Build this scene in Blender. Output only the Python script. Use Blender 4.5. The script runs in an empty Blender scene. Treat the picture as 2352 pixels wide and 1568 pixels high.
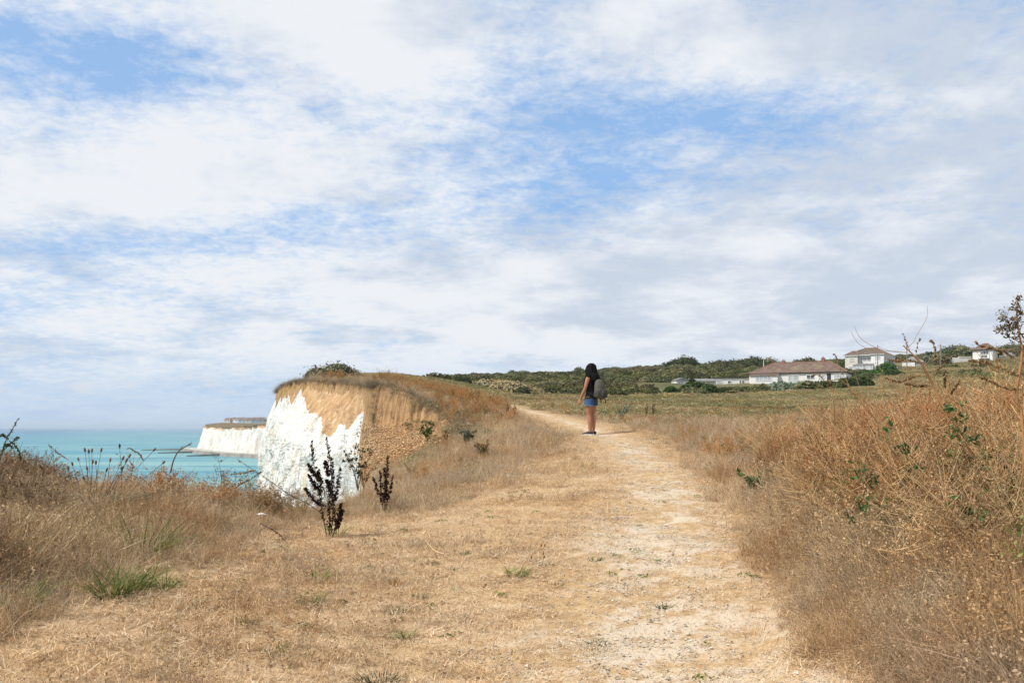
import bpy, bmesh, math, random
import numpy as np
from mathutils import Vector, Matrix, Euler
R = math.radians
sc = bpy.context.scene
COL = sc.collection
rng = np.random.default_rng(7)
random.seed(7)

# ------------------------------------------------------------------ camera, sky, sun, exposure
FD = 2287.0          # focal length in units of a 2352-wide frame
cam_d = bpy.data.cameras.new("camera")
cam = bpy.data.objects.new("camera", cam_d); COL.objects.link(cam)
cam.location = (0, 0, 0); cam.rotation_euler = (R(90), 0, 0)
cam_d.sensor_width = 36.0; cam_d.lens = 36.0 * FD / 2352.0
cam_d.shift_y = (981 - 784) / 2352.0
cam_d.clip_start = 0.1; cam_d.clip_end = 200000
sc.camera = cam

SUN_EL, SUN_AZ = 52.0, 206.0      # azimuth anticlockwise from +x: left and a little behind the camera
sd_ = Vector((math.cos(R(SUN_EL)) * math.cos(R(SUN_AZ)), math.cos(R(SUN_EL)) * math.sin(R(SUN_AZ)), math.sin(R(SUN_EL))))
sun_d = bpy.data.lights.new("sun", 'SUN'); sun_d.energy = 4.5; sun_d.angle = R(0.53); sun_d.color = (1.0, 0.95, 0.87)
sun = bpy.data.objects.new("sun", sun_d); COL.objects.link(sun)
sun.rotation_euler = sd_.to_track_quat('Z', 'Y').to_euler(); sun.location = (-20, -10, 40)

sc.view_settings.view_transform = 'Standard'; sc.view_settings.look = 'None'
sc.view_settings.exposure = 0.0; sc.view_settings.gamma = 1.0
sc.view_settings.use_curve_mapping = False
sc.cycles.max_bounces = 6; sc.cycles.diffuse_bounces = 3; sc.cycles.glossy_bounces = 2
sc.cycles.transparent_max_bounces = 8; sc.cycles.use_denoising = True

class NT:
    """small node-graph writer"""
    def __init__(s, tree): s.t = tree; s.n = tree.nodes; s.l = tree.links
    def node(s, typ, **kw):
        n = s.n.new(typ)
        for k, v in kw.items(): setattr(n, k, v)
        return n
    def put(s, sock, v):
        if v is None: return
        if isinstance(v, bpy.types.NodeSocket): s.l.new(v, sock)
        elif isinstance(v, (tuple, list)) and len(v) == 3 and sock.type == 'RGBA': sock.default_value = (*v, 1)
        else: sock.default_value = v
    def math(s, op, a, b=None, c=None, clamp=False):
        n = s.node('ShaderNodeMath', operation=op, use_clamp=clamp)
        s.put(n.inputs[0], a); s.put(n.inputs[1], b); s.put(n.inputs[2], c)
        return n.outputs[0]
    def vmath(s, op, a, b=None, out=0):
        n = s.node('ShaderNodeVectorMath', operation=op)
        s.put(n.inputs[0], a); s.put(n.inputs[1], b)
        return n.outputs[out]
    def scale(s, a, k):
        n = s.node('ShaderNodeVectorMath', operation='SCALE'); s.put(n.inputs[0], a); s.put(n.inputs['Scale'], k)
        return n.outputs[0]
    def mix(s, f, a, b, mode='MIX'):
        n = s.node('ShaderNodeMix', data_type='RGBA', blend_type=mode, clamp_factor=True)
        s.put(n.inputs[0], f); s.put(n.inputs[6], a); s.put(n.inputs[7], b)
        return n.outputs[2]
    def noise(s, vec, scale, detail=3, rough=0.55, dist=0.0):
        n = s.node('ShaderNodeTexNoise', noise_dimensions='3D')
        s.put(n.inputs['Vector'], vec); s.put(n.inputs['Scale'], scale); s.put(n.inputs['Detail'], detail)
        s.put(n.inputs['Roughness'], rough); s.put(n.inputs['Distortion'], dist)
        return n.outputs['Fac']
    def ramp(s, v, lo, hi, a=0.0, b=1.0):
        n = s.node('ShaderNodeMapRange', interpolation_type='SMOOTHSTEP')
        s.put(n.inputs[0], v); s.put(n.inputs[1], lo); s.put(n.inputs[2], hi); s.put(n.inputs[3], a); s.put(n.inputs[4], b)
        return n.outputs[0]
    def attr(s, name):
        return s.node('ShaderNodeAttribute', attribute_name=name).outputs['Fac']

def build_world():
    w = bpy.data.worlds.new("World"); sc.world = w; w.use_nodes = True
    g = NT(w.node_tree); g.n.clear()
    sky = g.node('ShaderNodeTexSky', sky_type='NISHITA', sun_disc=False)
    sky.sun_elevation = R(SUN_EL); sky.sun_rotation = math.atan2(sd_.x, sd_.y)
    sky.air_density = 1.0; sky.dust_density = 0.6; sky.ozone_density = 1.5
    tc = g.node('ShaderNodeTexCoord').outputs['Generated']
    sep = g.node('ShaderNodeSeparateXYZ'); g.l.new(tc, sep.inputs[0])
    x, y, z = sep.outputs
    zz = g.math('ADD', g.math('MAXIMUM', z, 0.0), 0.20)
    cx = g.math('DIVIDE', x, zz); cy = g.math('DIVIDE', y, zz)
    cmb = g.node('ShaderNodeCombineXYZ'); g.l.new(cx, cmb.inputs[0]); g.l.new(cy, cmb.inputs[1])
    P = cmb.outputs[0]
    big = g.noise(g.vmath('ADD', P, (3.1, 7.7, 0.0)), 0.85, 5, 0.5, 0.2)
    med = g.noise(g.vmath('ADD', P, (11.3, 2.2, 0.5)), 3.4, 6, 0.58, 0.15)
    fine = g.noise(g.vmath('ADD', P, (1.3, 9.2, 2.5)), 21.0, 6, 0.66, 0.3)
    # broad openings of the cloud sheet, each a region of sky directions (azimuth tangent, elevation tangent)
    yy = g.math('MAXIMUM', y, 0.05)
    U = g.math('DIVIDE', x, yy); V = g.math('DIVIDE', z, yy)
    def spot(px, py, wx, wy, amp):
        u0 = (px - 1176) / FD; v0 = (981 - py) / FD
        a = g.math('DIVIDE', g.math('SUBTRACT', U, u0), wx / FD); b = g.math('DIVIDE', g.math('SUBTRACT', V, v0), wy / FD)
        d = g.math('ADD', g.math('MULTIPLY', a, a), g.math('MULTIPLY', b, b))
        return g.math('MULTIPLY', g.math('EXPONENT', g.math('MULTIPLY', d, -1.0)), amp)
    spots = [(330, 150, 240, 110, .40), (20, 60, 120, 90, .30), (1190, 190, 170, 80, .22), (1690, 260, 300, 70, .32),
             (1260, 410, 230, 90, .26), (1480, 400, 120, 60, .18), (330, 565, 350, 45, .34), (620, 510, 280, 60, .22), (60, 700, 200, 40, .20),
             (790, 250, 130, 60, .15), (250, 915, 700, 60, .15), (1220, 60, 90, 60, .12), (2300, 60, 200, 90, .10),
             (700, 60, 330, 110, -.15), (950, 110, 260, 90, -.18), (420, 420, 260, 110, -.25), (2050, 640, 600, 220, -.20), (1400, 700, 700, 150, -.18), (1650, 90, 300, 90, -.15)]
    tot = None
    spots = [(a_, b_, c_ * 1.15, d_ * 1.1, e_ * .74) for a_, b_, c_, d_, e_ in spots]
    for s_ in spots:
        v = spot(*s_); tot = v if tot is None else g.math('ADD', tot, v)
    dens = g.math('ADD', g.math('MULTIPLY', big, 0.42), g.math('ADD', g.math('MULTIPLY', med, 0.50), g.math('MULTIPLY', fine, 0.54)))
    dens = g.math('SUBTRACT', dens, tot)
    cover = g.ramp(dens, 0.37, 0.84)
    # light and grey parts of the cloud sheet
    shade = g.noise(g.vmath('ADD', P, (5.5, 4.4, 1.5)), 2.0, 7, 0.62, 0.2)
    sh2 = g.math('ADD', g.math('MULTIPLY', shade, 0.65), g.math('MULTIPLY', med, 0.35))
    rgt = g.ramp(U, -0.25, 0.45, 0.06, -0.05)
    low = g.ramp(V, 0.03, 0.16, 0.05, 0.0)
    sh3 = g.math('ADD', sh2, g.math('ADD', rgt, low))
    ccol = g.mix(g.ramp(sh3, 0.41, 0.60), (0.60, 0.67, 0.78), (0.88, 0.905, 0.94))
    skycol = g.mix(1.0, sky.outputs[0], (0.115, 0.125, 0.135), 'MULTIPLY')
    skycol = g.mix(0.66, skycol, (0.27, 0.53, 0.95))
    # the air near the horizon is milky
    skycol = g.mix(g.ramp(V, 0.0, 0.16, 0.80, 0.0), skycol, (0.52, 0.67, 0.86))
    cov2 = g.math('MULTIPLY', g.math('MAXIMUM', cover, 0.12), g.ramp(V, 0.0, 0.09, 0.35, 0.97))
    col = g.mix(cov2, skycol, ccol)
    # small heaped clouds low over the sea
    P2 = g.node('ShaderNodeCombineXYZ'); g.l.new(U, P2.inputs[0]); g.l.new(g.math('MULTIPLY', V, 2.2), P2.inputs[1])
    cu = g.noise(P2.outputs[0], 16, 5, 0.6, 0.2)
    band = g.math('MULTIPLY', g.ramp(V, 0.032, 0.036), g.ramp(V, 0.06, 0.04))
    cuf = g.math('MULTIPLY', g.math('MULTIPLY', band, g.ramp(cu, 0.52, 0.62)), 0.55)
    col = g.mix(cuf, col, (0.74, 0.76, 0.82))
    bg = g.node('ShaderNodeBackground'); g.l.new(col, bg.inputs[0]); bg.inputs[1].default_value = 1.0
    out = g.node('ShaderNodeOutputWorld'); g.l.new(bg.outputs[0], out.inputs[0])
build_world()

# ------------------------------------------------------------------ helpers
def at(px, py, Y): return ((px - 1176) / FD * Y, Y, (981 - py) / FD * Y)

def hash3(ix, iy, iz):
    h = (ix.astype(np.int64) * 374761393 + iy.astype(np.int64) * 668265263 + iz.astype(np.int64) * 2147483647) & 0xffffffff
    h = ((h ^ (h >> 13)) * 1274126177) & 0xffffffff
    h = ((h ^ (h >> 16)) * 2246822519) & 0xffffffff
    return ((h ^ (h >> 15)) & 0xffffff) / float(0xffffff)
def vnoise(x, y, z=0.0):
    x, y, z = np.broadcast_arrays(np.asarray(x, float), np.asarray(y, float), np.asarray(z, float))
    ix, iy, iz = np.floor(x), np.floor(y), np.floor(z)
    fx, fy, fz = x - ix, y - iy, z - iz
    fx, fy, fz = [f * f * (3 - 2 * f) for f in (fx, fy, fz)]
    r = 0
    for a in (0, 1):
        for b in (0, 1):
            for c in (0, 1):
                r = r + hash3(ix + a, iy + b, iz + c) * (fx if a else 1 - fx) * (fy if b else 1 - fy) * (fz if c else 1 - fz)
    return r
def fbm(x, y, z=0.0, o=4):
    r, a, t = 0, 1.0, 0
    for k in range(o):
        f = 2.03 ** k
        r = r + a * (vnoise(np.asarray(x) * f + 17 * k, np.asarray(y) * f + 5 * k, np.asarray(z) * f + 3 * k) - 0.5); t += a; a *= 0.5
    return r / t
def sstep(a, b, x):
    t = np.clip((x - a) / (b - a), 0, 1); return t * t * (3 - 2 * t)

def tag(o, label=None, cat=None, group=None, kind=None):
    if label: o['label'] = label
    if cat: o['category'] = cat
    if group: o['group'] = group
    if kind: o['kind'] = kind
    return o
def empty(name, loc=(0, 0, 0), rz=0.0, label=None, cat=None, group=None):
    o = bpy.data.objects.new(name, None); COL.objects.link(o); o.location = loc; o.rotation_euler = (0, 0, rz)
    return tag(o, label, cat, group)
def mesh_np(name, V, F, mats, parent=None, attrs=None, fmat=None, smooth=False, link=True):
    """V (n,3), F list of arrays (each m x k). Links one mesh object."""
    me = bpy.data.meshes.new(name)
    if not isinstance(F, list): F = [F]
    F = [np.asarray(f, dtype=np.int32) for f in F if len(f)]
    V = np.asarray(V, dtype=np.float32)
    me.vertices.add(len(V)); me.vertices.foreach_set('co', V.ravel())
    li = np.concatenate([f.ravel() for f in F]); sizes = np.concatenate([np.full(len(f), f.shape[1], dtype=np.int32) for f in F])
    me.loops.add(len(li)); me.loops.foreach_set('vertex_index', li)
    me.polygons.add(len(sizes)); st = np.concatenate([[0], np.cumsum(sizes)[:-1]]).astype(np.int32)
    me.polygons.foreach_set('loop_start', st); me.polygons.foreach_set('loop_total', sizes)
    if fmat is not None: me.polygons.foreach_set('material_index', np.asarray(fmat, dtype=np.int32))
    me.polygons.foreach_set('use_smooth', np.full(len(sizes), smooth))
    for k, v in (attrs or {}).items():
        a = me.attributes.new(k, 'FLOAT', 'POINT'); a.data.foreach_set('value', np.asarray(v, dtype=np.float32))
    for m in (mats if isinstance(mats, (list, tuple)) else [mats]): me.materials.append(m)
    me.update(calc_edges=True)
    o = bpy.data.objects.new(name, me)
    if link: COL.objects.link(o)
    if parent: o.parent = parent
    return o
class MB:
    """collects shapes into one mesh"""
    def __init__(s): s.V = []; s.F = {}; s.n = 0; s.order = []; s.A = []
    def add(s, V, F, rnd=None):
        V = np.asarray(V, float); F = np.asarray(F, int)
        s.V.append(V); s.order.append(F + s.n); s.n += len(V)
        s.A.append(np.full(len(V), random.random()) if rnd is None else np.broadcast_to(rnd, (len(V),)))
        return s
    def box(s, lo, hi, rot=None):
        x0, y0, z0 = lo; x1, y1, z1 = hi
        V = np.array([(x, y, z) for z in (z0, z1) for y in (y0, y1) for x in (x0, x1)], float)
        F = [(0, 2, 3, 1), (4, 5, 7, 6), (0, 1, 5, 4), (2, 6, 7, 3), (0, 4, 6, 2), (1, 3, 7, 5)]
        return s.add(V, F)
    def quad(s, *p): return s.add(p, [tuple(range(len(p)))])
    def tube(s, P, r, k=5, cap=True):
        P = np.asarray(P, float); n = len(P)
        r = np.broadcast_to(np.asarray(r, float), (n,))
        T = np.gradient(P, axis=0); T /= np.linalg.norm(T, axis=1)[:, None] + 1e-9
        ref = np.array([0.31, 0.95, 0.05]) if abs(T[0][2]) > 0.5 else np.array([0.1, 0.05, 0.99])
        A = np.cross(T, ref); A /= np.linalg.norm(A, axis=1)[:, None] + 1e-9; B = np.cross(T, A)
        th = np.arange(k) / k * 2 * np.pi
        V = P[:, None] + (A[:, None] * np.cos(th)[None, :, None] + B[:, None] * np.sin(th)[None, :, None]) * r[:, None, None]
        F = [(i * k + j, i * k + (j + 1) % k, (i + 1) * k + (j + 1) % k, (i + 1) * k + j) for i in range(n - 1) for j in range(k)]
        s.add(V.reshape(-1, 3), F)
        if cap: s.order.append(np.array([[s.n - k + j for j in range(k)]])); s.order.append(np.array([[s.n - n * k + k - 1 - j for j in range(k)]]))
        return s
    def build(s, name, mats, parent=None, smooth=False, link=True):
        V = np.concatenate(s.V); by = {}
        for f in s.order: by.setdefault(f.shape[1], []).append(f)
        return mesh_np(name, V, [np.concatenate(v) for v in by.values()], mats, parent, {'rnd': np.concatenate(s.A)}, None, smooth, link)
def ribbons(base, d0, L, W, bend, seg=3, rg=rng, rnd=None, twist=None):
    """grass blades: base (n,3), start direction d0 (n,3), length, width, end bend vector (n,3)"""
    n = len(base); L = np.broadcast_to(L, (n,)); W = np.broadcast_to(W, (n,))
    t = np.linspace(0, 1, seg + 1)
    d0 = d0 / (np.linalg.norm(d0, axis=1)[:, None] + 1e-9)
    P = base[:, None] + d0[:, None] * (L[:, None] * t)[..., None] + bend[:, None] * (L[:, None] * t ** 2)[..., None]
    a = rg.random(n) * np.pi * 2 if twist is None else twist
    side = np.stack([np.cos(a), np.sin(a), np.zeros(n)], 1)
    w = (W[:, None] * (1 - t ** 2 * 0.9)[None] * 0.5)[..., None] * side[:, None]
    V = np.stack([P - w, P + w], 2).reshape(-1, 3)
    b = (np.arange(n) * 2 * (seg + 1))[:, None] + (np.arange(seg) * 2)[None]
    F = np.stack([b, b + 1, b + 3, b + 2], -1).reshape(-1, 4)
    rr = rg.random(n) if rnd is None else rnd
    return V, F, np.repeat(rr, 2 * (seg + 1)), np.tile(np.repeat(t, 2), n)
def leaves(C, N, size, rg=rng, asp=0.55):
    """leaf quads (diamond) at centres C facing N"""
    n = len(C); size = np.broadcast_to(size, (n,))[:, None]
    N = N / (np.linalg.norm(N, axis=1)[:, None] + 1e-9)
    q = rg.normal(size=(n, 3)); A = np.cross(N, q); A /= np.linalg.norm(A, axis=1)[:, None] + 1e-9; B = np.cross(N, A)
    V = np.stack([C - A * size, C - B * size * asp + N * size * .12, C + A * size, C + B * size * asp + N * size * .12], 1).reshape(-1, 3)
    F = np.arange(4 * n).reshape(-1, 4)
    return V, F, np.repeat(rg.random(n), 4)
def ovals(C, N, size, rg=rng, asp=0.3):
    """pointed oval leaves folded along the midrib"""
    n = len(C); size = np.broadcast_to(size, (n,))[:, None]
    N = N / (np.linalg.norm(N, axis=1)[:, None] + 1e-9); q = rg.normal(size=(n, 3)); A = np.cross(N, q); A /= np.linalg.norm(A, axis=1)[:, None] + 1e-9; B = np.cross(N, A)
    P = lambda a, b, c: C + A * size * a + B * size * b + N * size * c
    V = np.stack([P(-1, 0, 0), P(-.45, -asp, .12), P(.35, -asp * .85, .08), P(1, 0, -.15), P(.35, asp * .85, .08), P(-.45, asp, .12), P(-.45, 0, -.02), P(.35, 0, -.06)], 1).reshape(-1, 3)
    k = (np.arange(n) * 8)[:, None]
    F = np.concatenate([k + [0, 1, 6, 6], k + [1, 2, 7, 6], k + [2, 3, 7, 7], k + [0, 6, 5, 5], k + [6, 7, 4, 5], k + [7, 3, 4, 4]])
    q4 = np.concatenate([F[n:2 * n], F[4 * n:5 * n]]); t3 = np.concatenate([F[:n], F[2 * n:4 * n], F[5 * n:]])[:, :3]
    return V, [q4, t3], np.repeat(rg.random(n), 8)
def spline(P, n):
    P = np.asarray(P, float); m = len(P)
    if m < 3: return P[0] + (P[-1] - P[0]) * np.linspace(0, 1, n)[:, None]
    Q = np.vstack([2 * P[0] - P[1], P, 2 * P[-1] - P[-2]]); u = np.linspace(0, m - 1 - 1e-6, n); i = u.astype(int); f = (u - i)[:, None]
    a, b, c, d = Q[i], Q[i + 1], Q[i + 2], Q[i + 3]
    return 0.5 * ((2 * b) + (-a + c) * f + (2 * a - 5 * b + 4 * c - d) * f ** 2 + (-a + 3 * b - 3 * c + d) * f ** 3)

# ------------------------------------------------------------------ materials
MATS = {}
def new_mat(name):
    m = bpy.data.materials.new(name); m.use_nodes = True; g = NT(m.node_tree); g.n.clear(); MATS[name] = m
    return m, g
def surf(g, col, rough=0.8, bump=None, bstr=0.3, bdist=0.05, spec=0.3, metal=0.0, alpha=None):
    p = g.node('ShaderNodeBsdfPrincipled'); g.put(p.inputs['Base Color'], col); g.put(p.inputs['Roughness'], rough)
    p.inputs['Specular IOR Level'].default_value = spec; p.inputs['Metallic'].default_value = metal
    if bump is not None:
        b = g.node('ShaderNodeBump'); b.inputs['Strength'].default_value = bstr; b.inputs['Distance'].default_value = bdist
        g.l.new(bump, b.inputs['Height']); g.l.new(b.outputs[0], p.inputs['Normal'])
    o = g.node('ShaderNodeOutputMaterial'); g.l.new(p.outputs[0], o.inputs[0])
    return p
def simple(name, c, rough=0.7, var=0.15, scale=6.0, spec=0.3, bump=0.0, stretch=None, metal=0.0):
    m, g = new_mat(name)
    P = g.node('ShaderNodeTexCoord').outputs['Object']
    if stretch: P = g.vmath('MULTIPLY', P, stretch)
    n = g.noise(P, scale, 5, 0.6)
    col = g.mix(g.ramp(n, 0.3, 0.7), tuple(v * (1 - var) for v in c), tuple(min(1, v * (1 + var)) for v in c))
    surf(g, col, rough, n if bump else None, bump, 0.03, spec, metal)
    return m
def leafmat(name, cols, dark=None, patch=None, pscale=0.25, trans=0.3, objvar=0.25):
    """thin plant tissue: colour by blade, by place and by clump"""
    m, g = new_mat(name)
    r = g.attr('rnd')
    cr = g.node('ShaderNodeValToRGB'); g.l.new(r, cr.inputs[0]); e = cr.color_ramp
    while len(e.elements) < len(cols): e.elements.new(0.5)
    for i, c in enumerate(cols): e.elements[i].position = i / max(1, len(cols) - 1); e.elements[i].color = (*c, 1)
    col = cr.outputs[0]
    pos = g.node('ShaderNodeNewGeometry').outputs['Position']
    if patch:
        for k, (pc, lo, hi, s_, amt) in enumerate(patch):
            nz = g.noise(g.vmath('ADD', pos, (k * 13.0, k * 7.0, 0)), s_, 3, 0.6)
            col = g.mix(g.math('MULTIPLY', g.ramp(nz, lo, hi), amt), col, pc)
    oi = g.node('ShaderNodeObjectInfo').outputs['Random']
    hv = g.node('ShaderNodeHueSaturation'); g.l.new(col, hv.inputs['Color'])
    g.l.new(g.ramp(oi, 0, 1, 1 - objvar, 1 + objvar), hv.inputs['Value'])
    col = hv.outputs[0]
    d = g.node('ShaderNodeBsdfDiffuse'); g.l.new(col, d.inputs[0])
    t = g.node('ShaderNodeBsdfTranslucent'); g.l.new(col, t.inputs[0])
    mx = g.node('ShaderNodeMixShader'); mx.inputs[0].default_value = trans
    g.l.new(d.outputs[0], mx.inputs[1]); g.l.new(t.outputs[0], mx.inputs[2])
    o = g.node('ShaderNodeOutputMaterial'); g.l.new(mx.outputs[0], o.inputs[0])
    return m

# ------------------------------------------------------------------ terrain shape
TC = [-600, 0, 400, 700, 900, 1050, 1190, 1350, 1500, 1750, 2000, 2352, 3000]
TT = {
 2:   [-1.5, -1.55, -1.6, -1.6, -1.6, -1.6, -1.6, -1.6, -1.6, -1.6, -1.55, -1.5, -1.4],
 5.5: [-1.0, -1.22, -1.34, -1.42, -1.42, -1.41, -1.41, -1.41, -1.41, -1.33, -1.05, -.78, -.6],
 8:   [-.66, -.78, -.98, -1.16, -1.2, -1.2, -1.18, -1.18, -1.17, -1.08, -.82, -.52, -.3],
 10:  [-.60, -.66, -.76, -1.0, -1.05, -1.03, -1.0, -1.0, -1.0, -.93, -.72, -.42, -.2],
 14:  [-.8, -.85, -.9, -1.1, -1.0, -.85, -.75, -.68, -.66, -.62, -.52, -.3, 0],
 18:  [-.9, -.9, -1.0, -1.1, -1.05, -.8, -.55, -.42, -.4, -.38, -.32, -.15, .1],
 22.5:[-1, -1, -1, -1.1, -1.0, -.52, -.25, -.157, -.15, -.15, -.1, .05, .3],
 28:  [1, 1, 1, 1.0, .95, .15, .1, .08, .1, .1, .15, .3, .5],
 35:  [1.5, 1.5, 1.5, 1.6, 1.5, .85, .42, .3, .3, .3, .36, .5, .8],
 45:  [2, 2, 2, 2.15, 1.95, 1.4, .72, .6, .55, .5, .6, .9, 1.2],
 60:  [3, 3, 3, 2.95, 2.85, 2.1, 1.05, .95, .9, .8, .9, 1.3, 1.8],
 80:  [4, 4, 4, 4.0, 4.1, 3.2, 2.1, 1.9, 1.7, 1.6, 1.8, 2.2, 3],
 100: [4, 4, 4, 4.6, 5.3, 4.4, 3.0, 2.8, 2.65, 2.55, 2.8, 3.3, 4],
 150: [4, 4, 4, 5, 6.2, 6.0, 5.0, 5.0, 5.0, 5.1, 5.5, 6.6, 8],
 220: [5, 5, 5, 6, 8.5, 9.0, 9.2, 9.3, 9.2, 9.4, 9.8, 11.5, 13],
 300: [5, 5, 5, 8, 12, 13.5, 14, 14.2, 15, 15.6, 16.4, 18.5, 21],
 450: [5, 5, 5, 8, 18, 21.5, 22.3, 23.2, 25, 26.5, 28.8, 34, 40],
 600: [5, 5, 5, 8, 20, 28, 30.3, 31.6, 34.6, 36.2, 39.5, 46.5, 52],
 900: [5, 5, 5, 8, 20, 28, 30, 31, 34, 35, 38, 44, 50],
 1600:[5, 5, 5, 8, 15, 20, 20, 20, 20, 20, 25, 30, 30]}
def _fine_table():
    ys = np.array(sorted(TT)); cols = np.linspace(TC[0], TC[-1], 361); ly = np.linspace(math.log(ys[0]), math.log(ys[-1]), 400)
    A = np.array([np.interp(cols, TC, TT[k if k in TT else int(k)]) for k in ys.tolist()])
    B = np.stack([np.interp(ly, np.log(ys), A[:, j]) for j in range(len(cols))], 1)
    for _ in range(10):
        B = np.pad(B, 1, 'edge'); B = (B[:-2, 1:-1] + B[2:, 1:-1] + B[1:-1, :-2] + B[1:-1, 2:] + 2 * B[1:-1, 1:-1]) / 6
    return cols, ly, B
_tc, _tl, _tb = _fine_table()
def chaikin(P, n=2, closed=False):
    P = np.asarray(P, float)
    for _ in range(n):
        a, b = P[:-1], P[1:]
        Q = np.stack([a * .75 + b * .25, a * .25 + b * .75], 1).reshape(-1, 2)
        P = np.vstack([P[:1], Q, P[-1:]])
    return P
COAST0 = [(-70, -30), (-40, -10), (-16, 5.5), (-9, 9.6), (-5.4, 11.0), (-3.6, 11.3), (-2.5, 12.3), (-2.25, 15.5), (-2.6, 19.5), (-3.55, 26), (-4.42, 32), (-4.78, 34.3),
          (-5.9, 37.2), (-7.0, 40.6), (-8.9, 44.6), (-9.9, 48.6), (-12.2, 52.4), (-13.6, 57), (-13.2, 63), (-12.5, 72), (-14, 90), (-18, 150), (-40, 300), (-60, 600), (-90, 1000)]
COAST = chaikin(COAST0, 2)
LAND = np.vstack([COAST, [(-90, 2500), (4000, 2500), (4000, -60), (-70, -60)]])
BANK = np.array([(-5.6, 34.9), (-4.75, 34.0), (-4.0, 33), (-2.9, 30.8), (-2.3, 29.5), (-1.6, 27.2), (-1.3, 25), (-1.4, 22)])
BANKPOLY = np.vstack([BANK, [(-6.5, 22), (-6.5, 33)]])
def seg_dist(x, y, P):
    d = np.full(x.shape, 1e9)
    for a, b in zip(P[:-1], P[1:]):
        ab = b - a; t = np.clip(((x - a[0]) * ab[0] + (y - a[1]) * ab[1]) / (ab @ ab + 1e-12), 0, 1)
        d = np.minimum(d, np.hypot(x - a[0] - t * ab[0], y - a[1] - t * ab[1]))
    return d
def inside(x, y, P):
    r = np.zeros(x.shape, bool); n = len(P)
    for i in range(n):
        (x1, y1), (x2, y2) = P[i], P[(i + 1) % n]
        if y1 == y2: continue
        c = ((y1 > y) != (y2 > y)) & (x < (x2 - x1) * (y - y1) / (y2 - y1) + x1); r ^= c
    return r
def coast_sd(x, y):
    x = np.asarray(x, float); y = np.asarray(y, float)
    d = seg_dist(x, y, COAST); return np.where(inside(x, y, LAND), d, -d)
PATH = spline([(0.83, 0), (.83, 5.5), (1.39, 9.5), (1.98, 14), (2.17, 18), (2.06, 22.5), (1.76, 28), (1.29, 35), (.75, 48), (.1, 60), (-2.5, 70), (-7, 80), (-13, 95)], 160)
def path_d(x, y): return seg_dist(x, y, PATH)
def gz(x, y):
    x = np.asarray(x, float); y = np.asarray(y, float); shp = np.broadcast(x, y).shape
    x = np.broadcast_to(x, shp).ravel(); y = np.broadcast_to(y, shp).ravel()
    Yc = np.maximum(y, 2.0); px = x / Yc * FD + 1176
    u = np.clip((px - _tc[0]) / (_tc[1] - _tc[0]), 0, len(_tc) - 1.001); v = np.clip((np.log(Yc) - _tl[0]) / (_tl[1] - _tl[0]), 0, len(_tl) - 1.001)
    i, j = v.astype(int), u.astype(int); a, b = v - i, u - j
    z = _tb[i, j] * (1 - a) * (1 - b) + _tb[i + 1, j] * a * (1 - b) + _tb[i, j + 1] * (1 - a) * b + _tb[i + 1, j + 1] * a * b
    # headland tip slopes down to the sea
    z = z - .95 * np.exp(-((x + 15.5) ** 2 + (y - 57) ** 2) / 30.0)
    near = y < 45
    m = near & (y > 20) & (x < 0)
    if m.any():
        xm, ym = x[m], y[m]; n = fbm(xm * .9, ym * .9, 0, 3) * 1.1 * sstep(.3, 1.6, seg_dist(xm, ym, COAST))
        ins = inside(xm, ym, BANKPOLY); d = seg_dist(xm, ym, BANK) * np.where(ins, 1, -1) + n * .8
        pr = 0.55 * sstep(0.0, 0.35, d) + 0.45 * np.clip((d - .2) / 2.8, 0, 1)
        pr = pr * sstep(20, 23, ym)
        low = np.minimum(z[m], -1.1 + 0.5 * sstep(-3.2, -1.6, xm))
        z[m] = z[m] * (1 - pr) + low * pr
    z = z + fbm(x * .7, y * .7, 0, 3) * 0.10 * sstep(2, 8, y)
    far = sstep(60, 200, y)
    z = z + fbm(x * .035, y * .035, 3, 3) * 2.2 * far
    return z.reshape(shp)
def gz1(x, y): return float(gz(np.array([x]), np.array([y]))[0])
def px_of(x, y): return x / np.maximum(y, 1e-3) * FD + 1176
LEFT_B = np.array([(-3.9, 3.2), (-3.3, 4.6), (-2.8, 5.6), (-2.4, 7), (-2.05, 8.2), (-1.8, 9.7), (-.15, 12), (1.1, 16), (1.6, 18), (1.72, 22), (1.45, 28), (1.0, 35), (.45, 48), (-.2, 60)])
RIGHT_B = np.array([(1.45, 2), (1.52, 5.6), (1.82, 7.8), (2.15, 11), (2.45, 16), (2.55, 19), (2.5, 24), (2.15, 30), (1.65, 36), (1.1, 48), (.5, 60)])
def interp_x(B, y): return np.interp(y, B[:, 1], B[:, 0])
def tallness(x, y):
    """0 on the trodden ground, rising to 1 in the long grass"""
    dl = interp_x(LEFT_B, y) - x; dr = x - interp_x(RIGHT_B, y)
    k = 0.55 + 0.05 * np.minimum(y, 10)
    w = fbm(x * 1.3, y * 1.3, 4, 3) * .9
    return np.where(y < 66, np.clip(np.maximum((dl + w) / (k * 1.3), (dr + w * .5) / k), 0, 1), 1.0)

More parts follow.
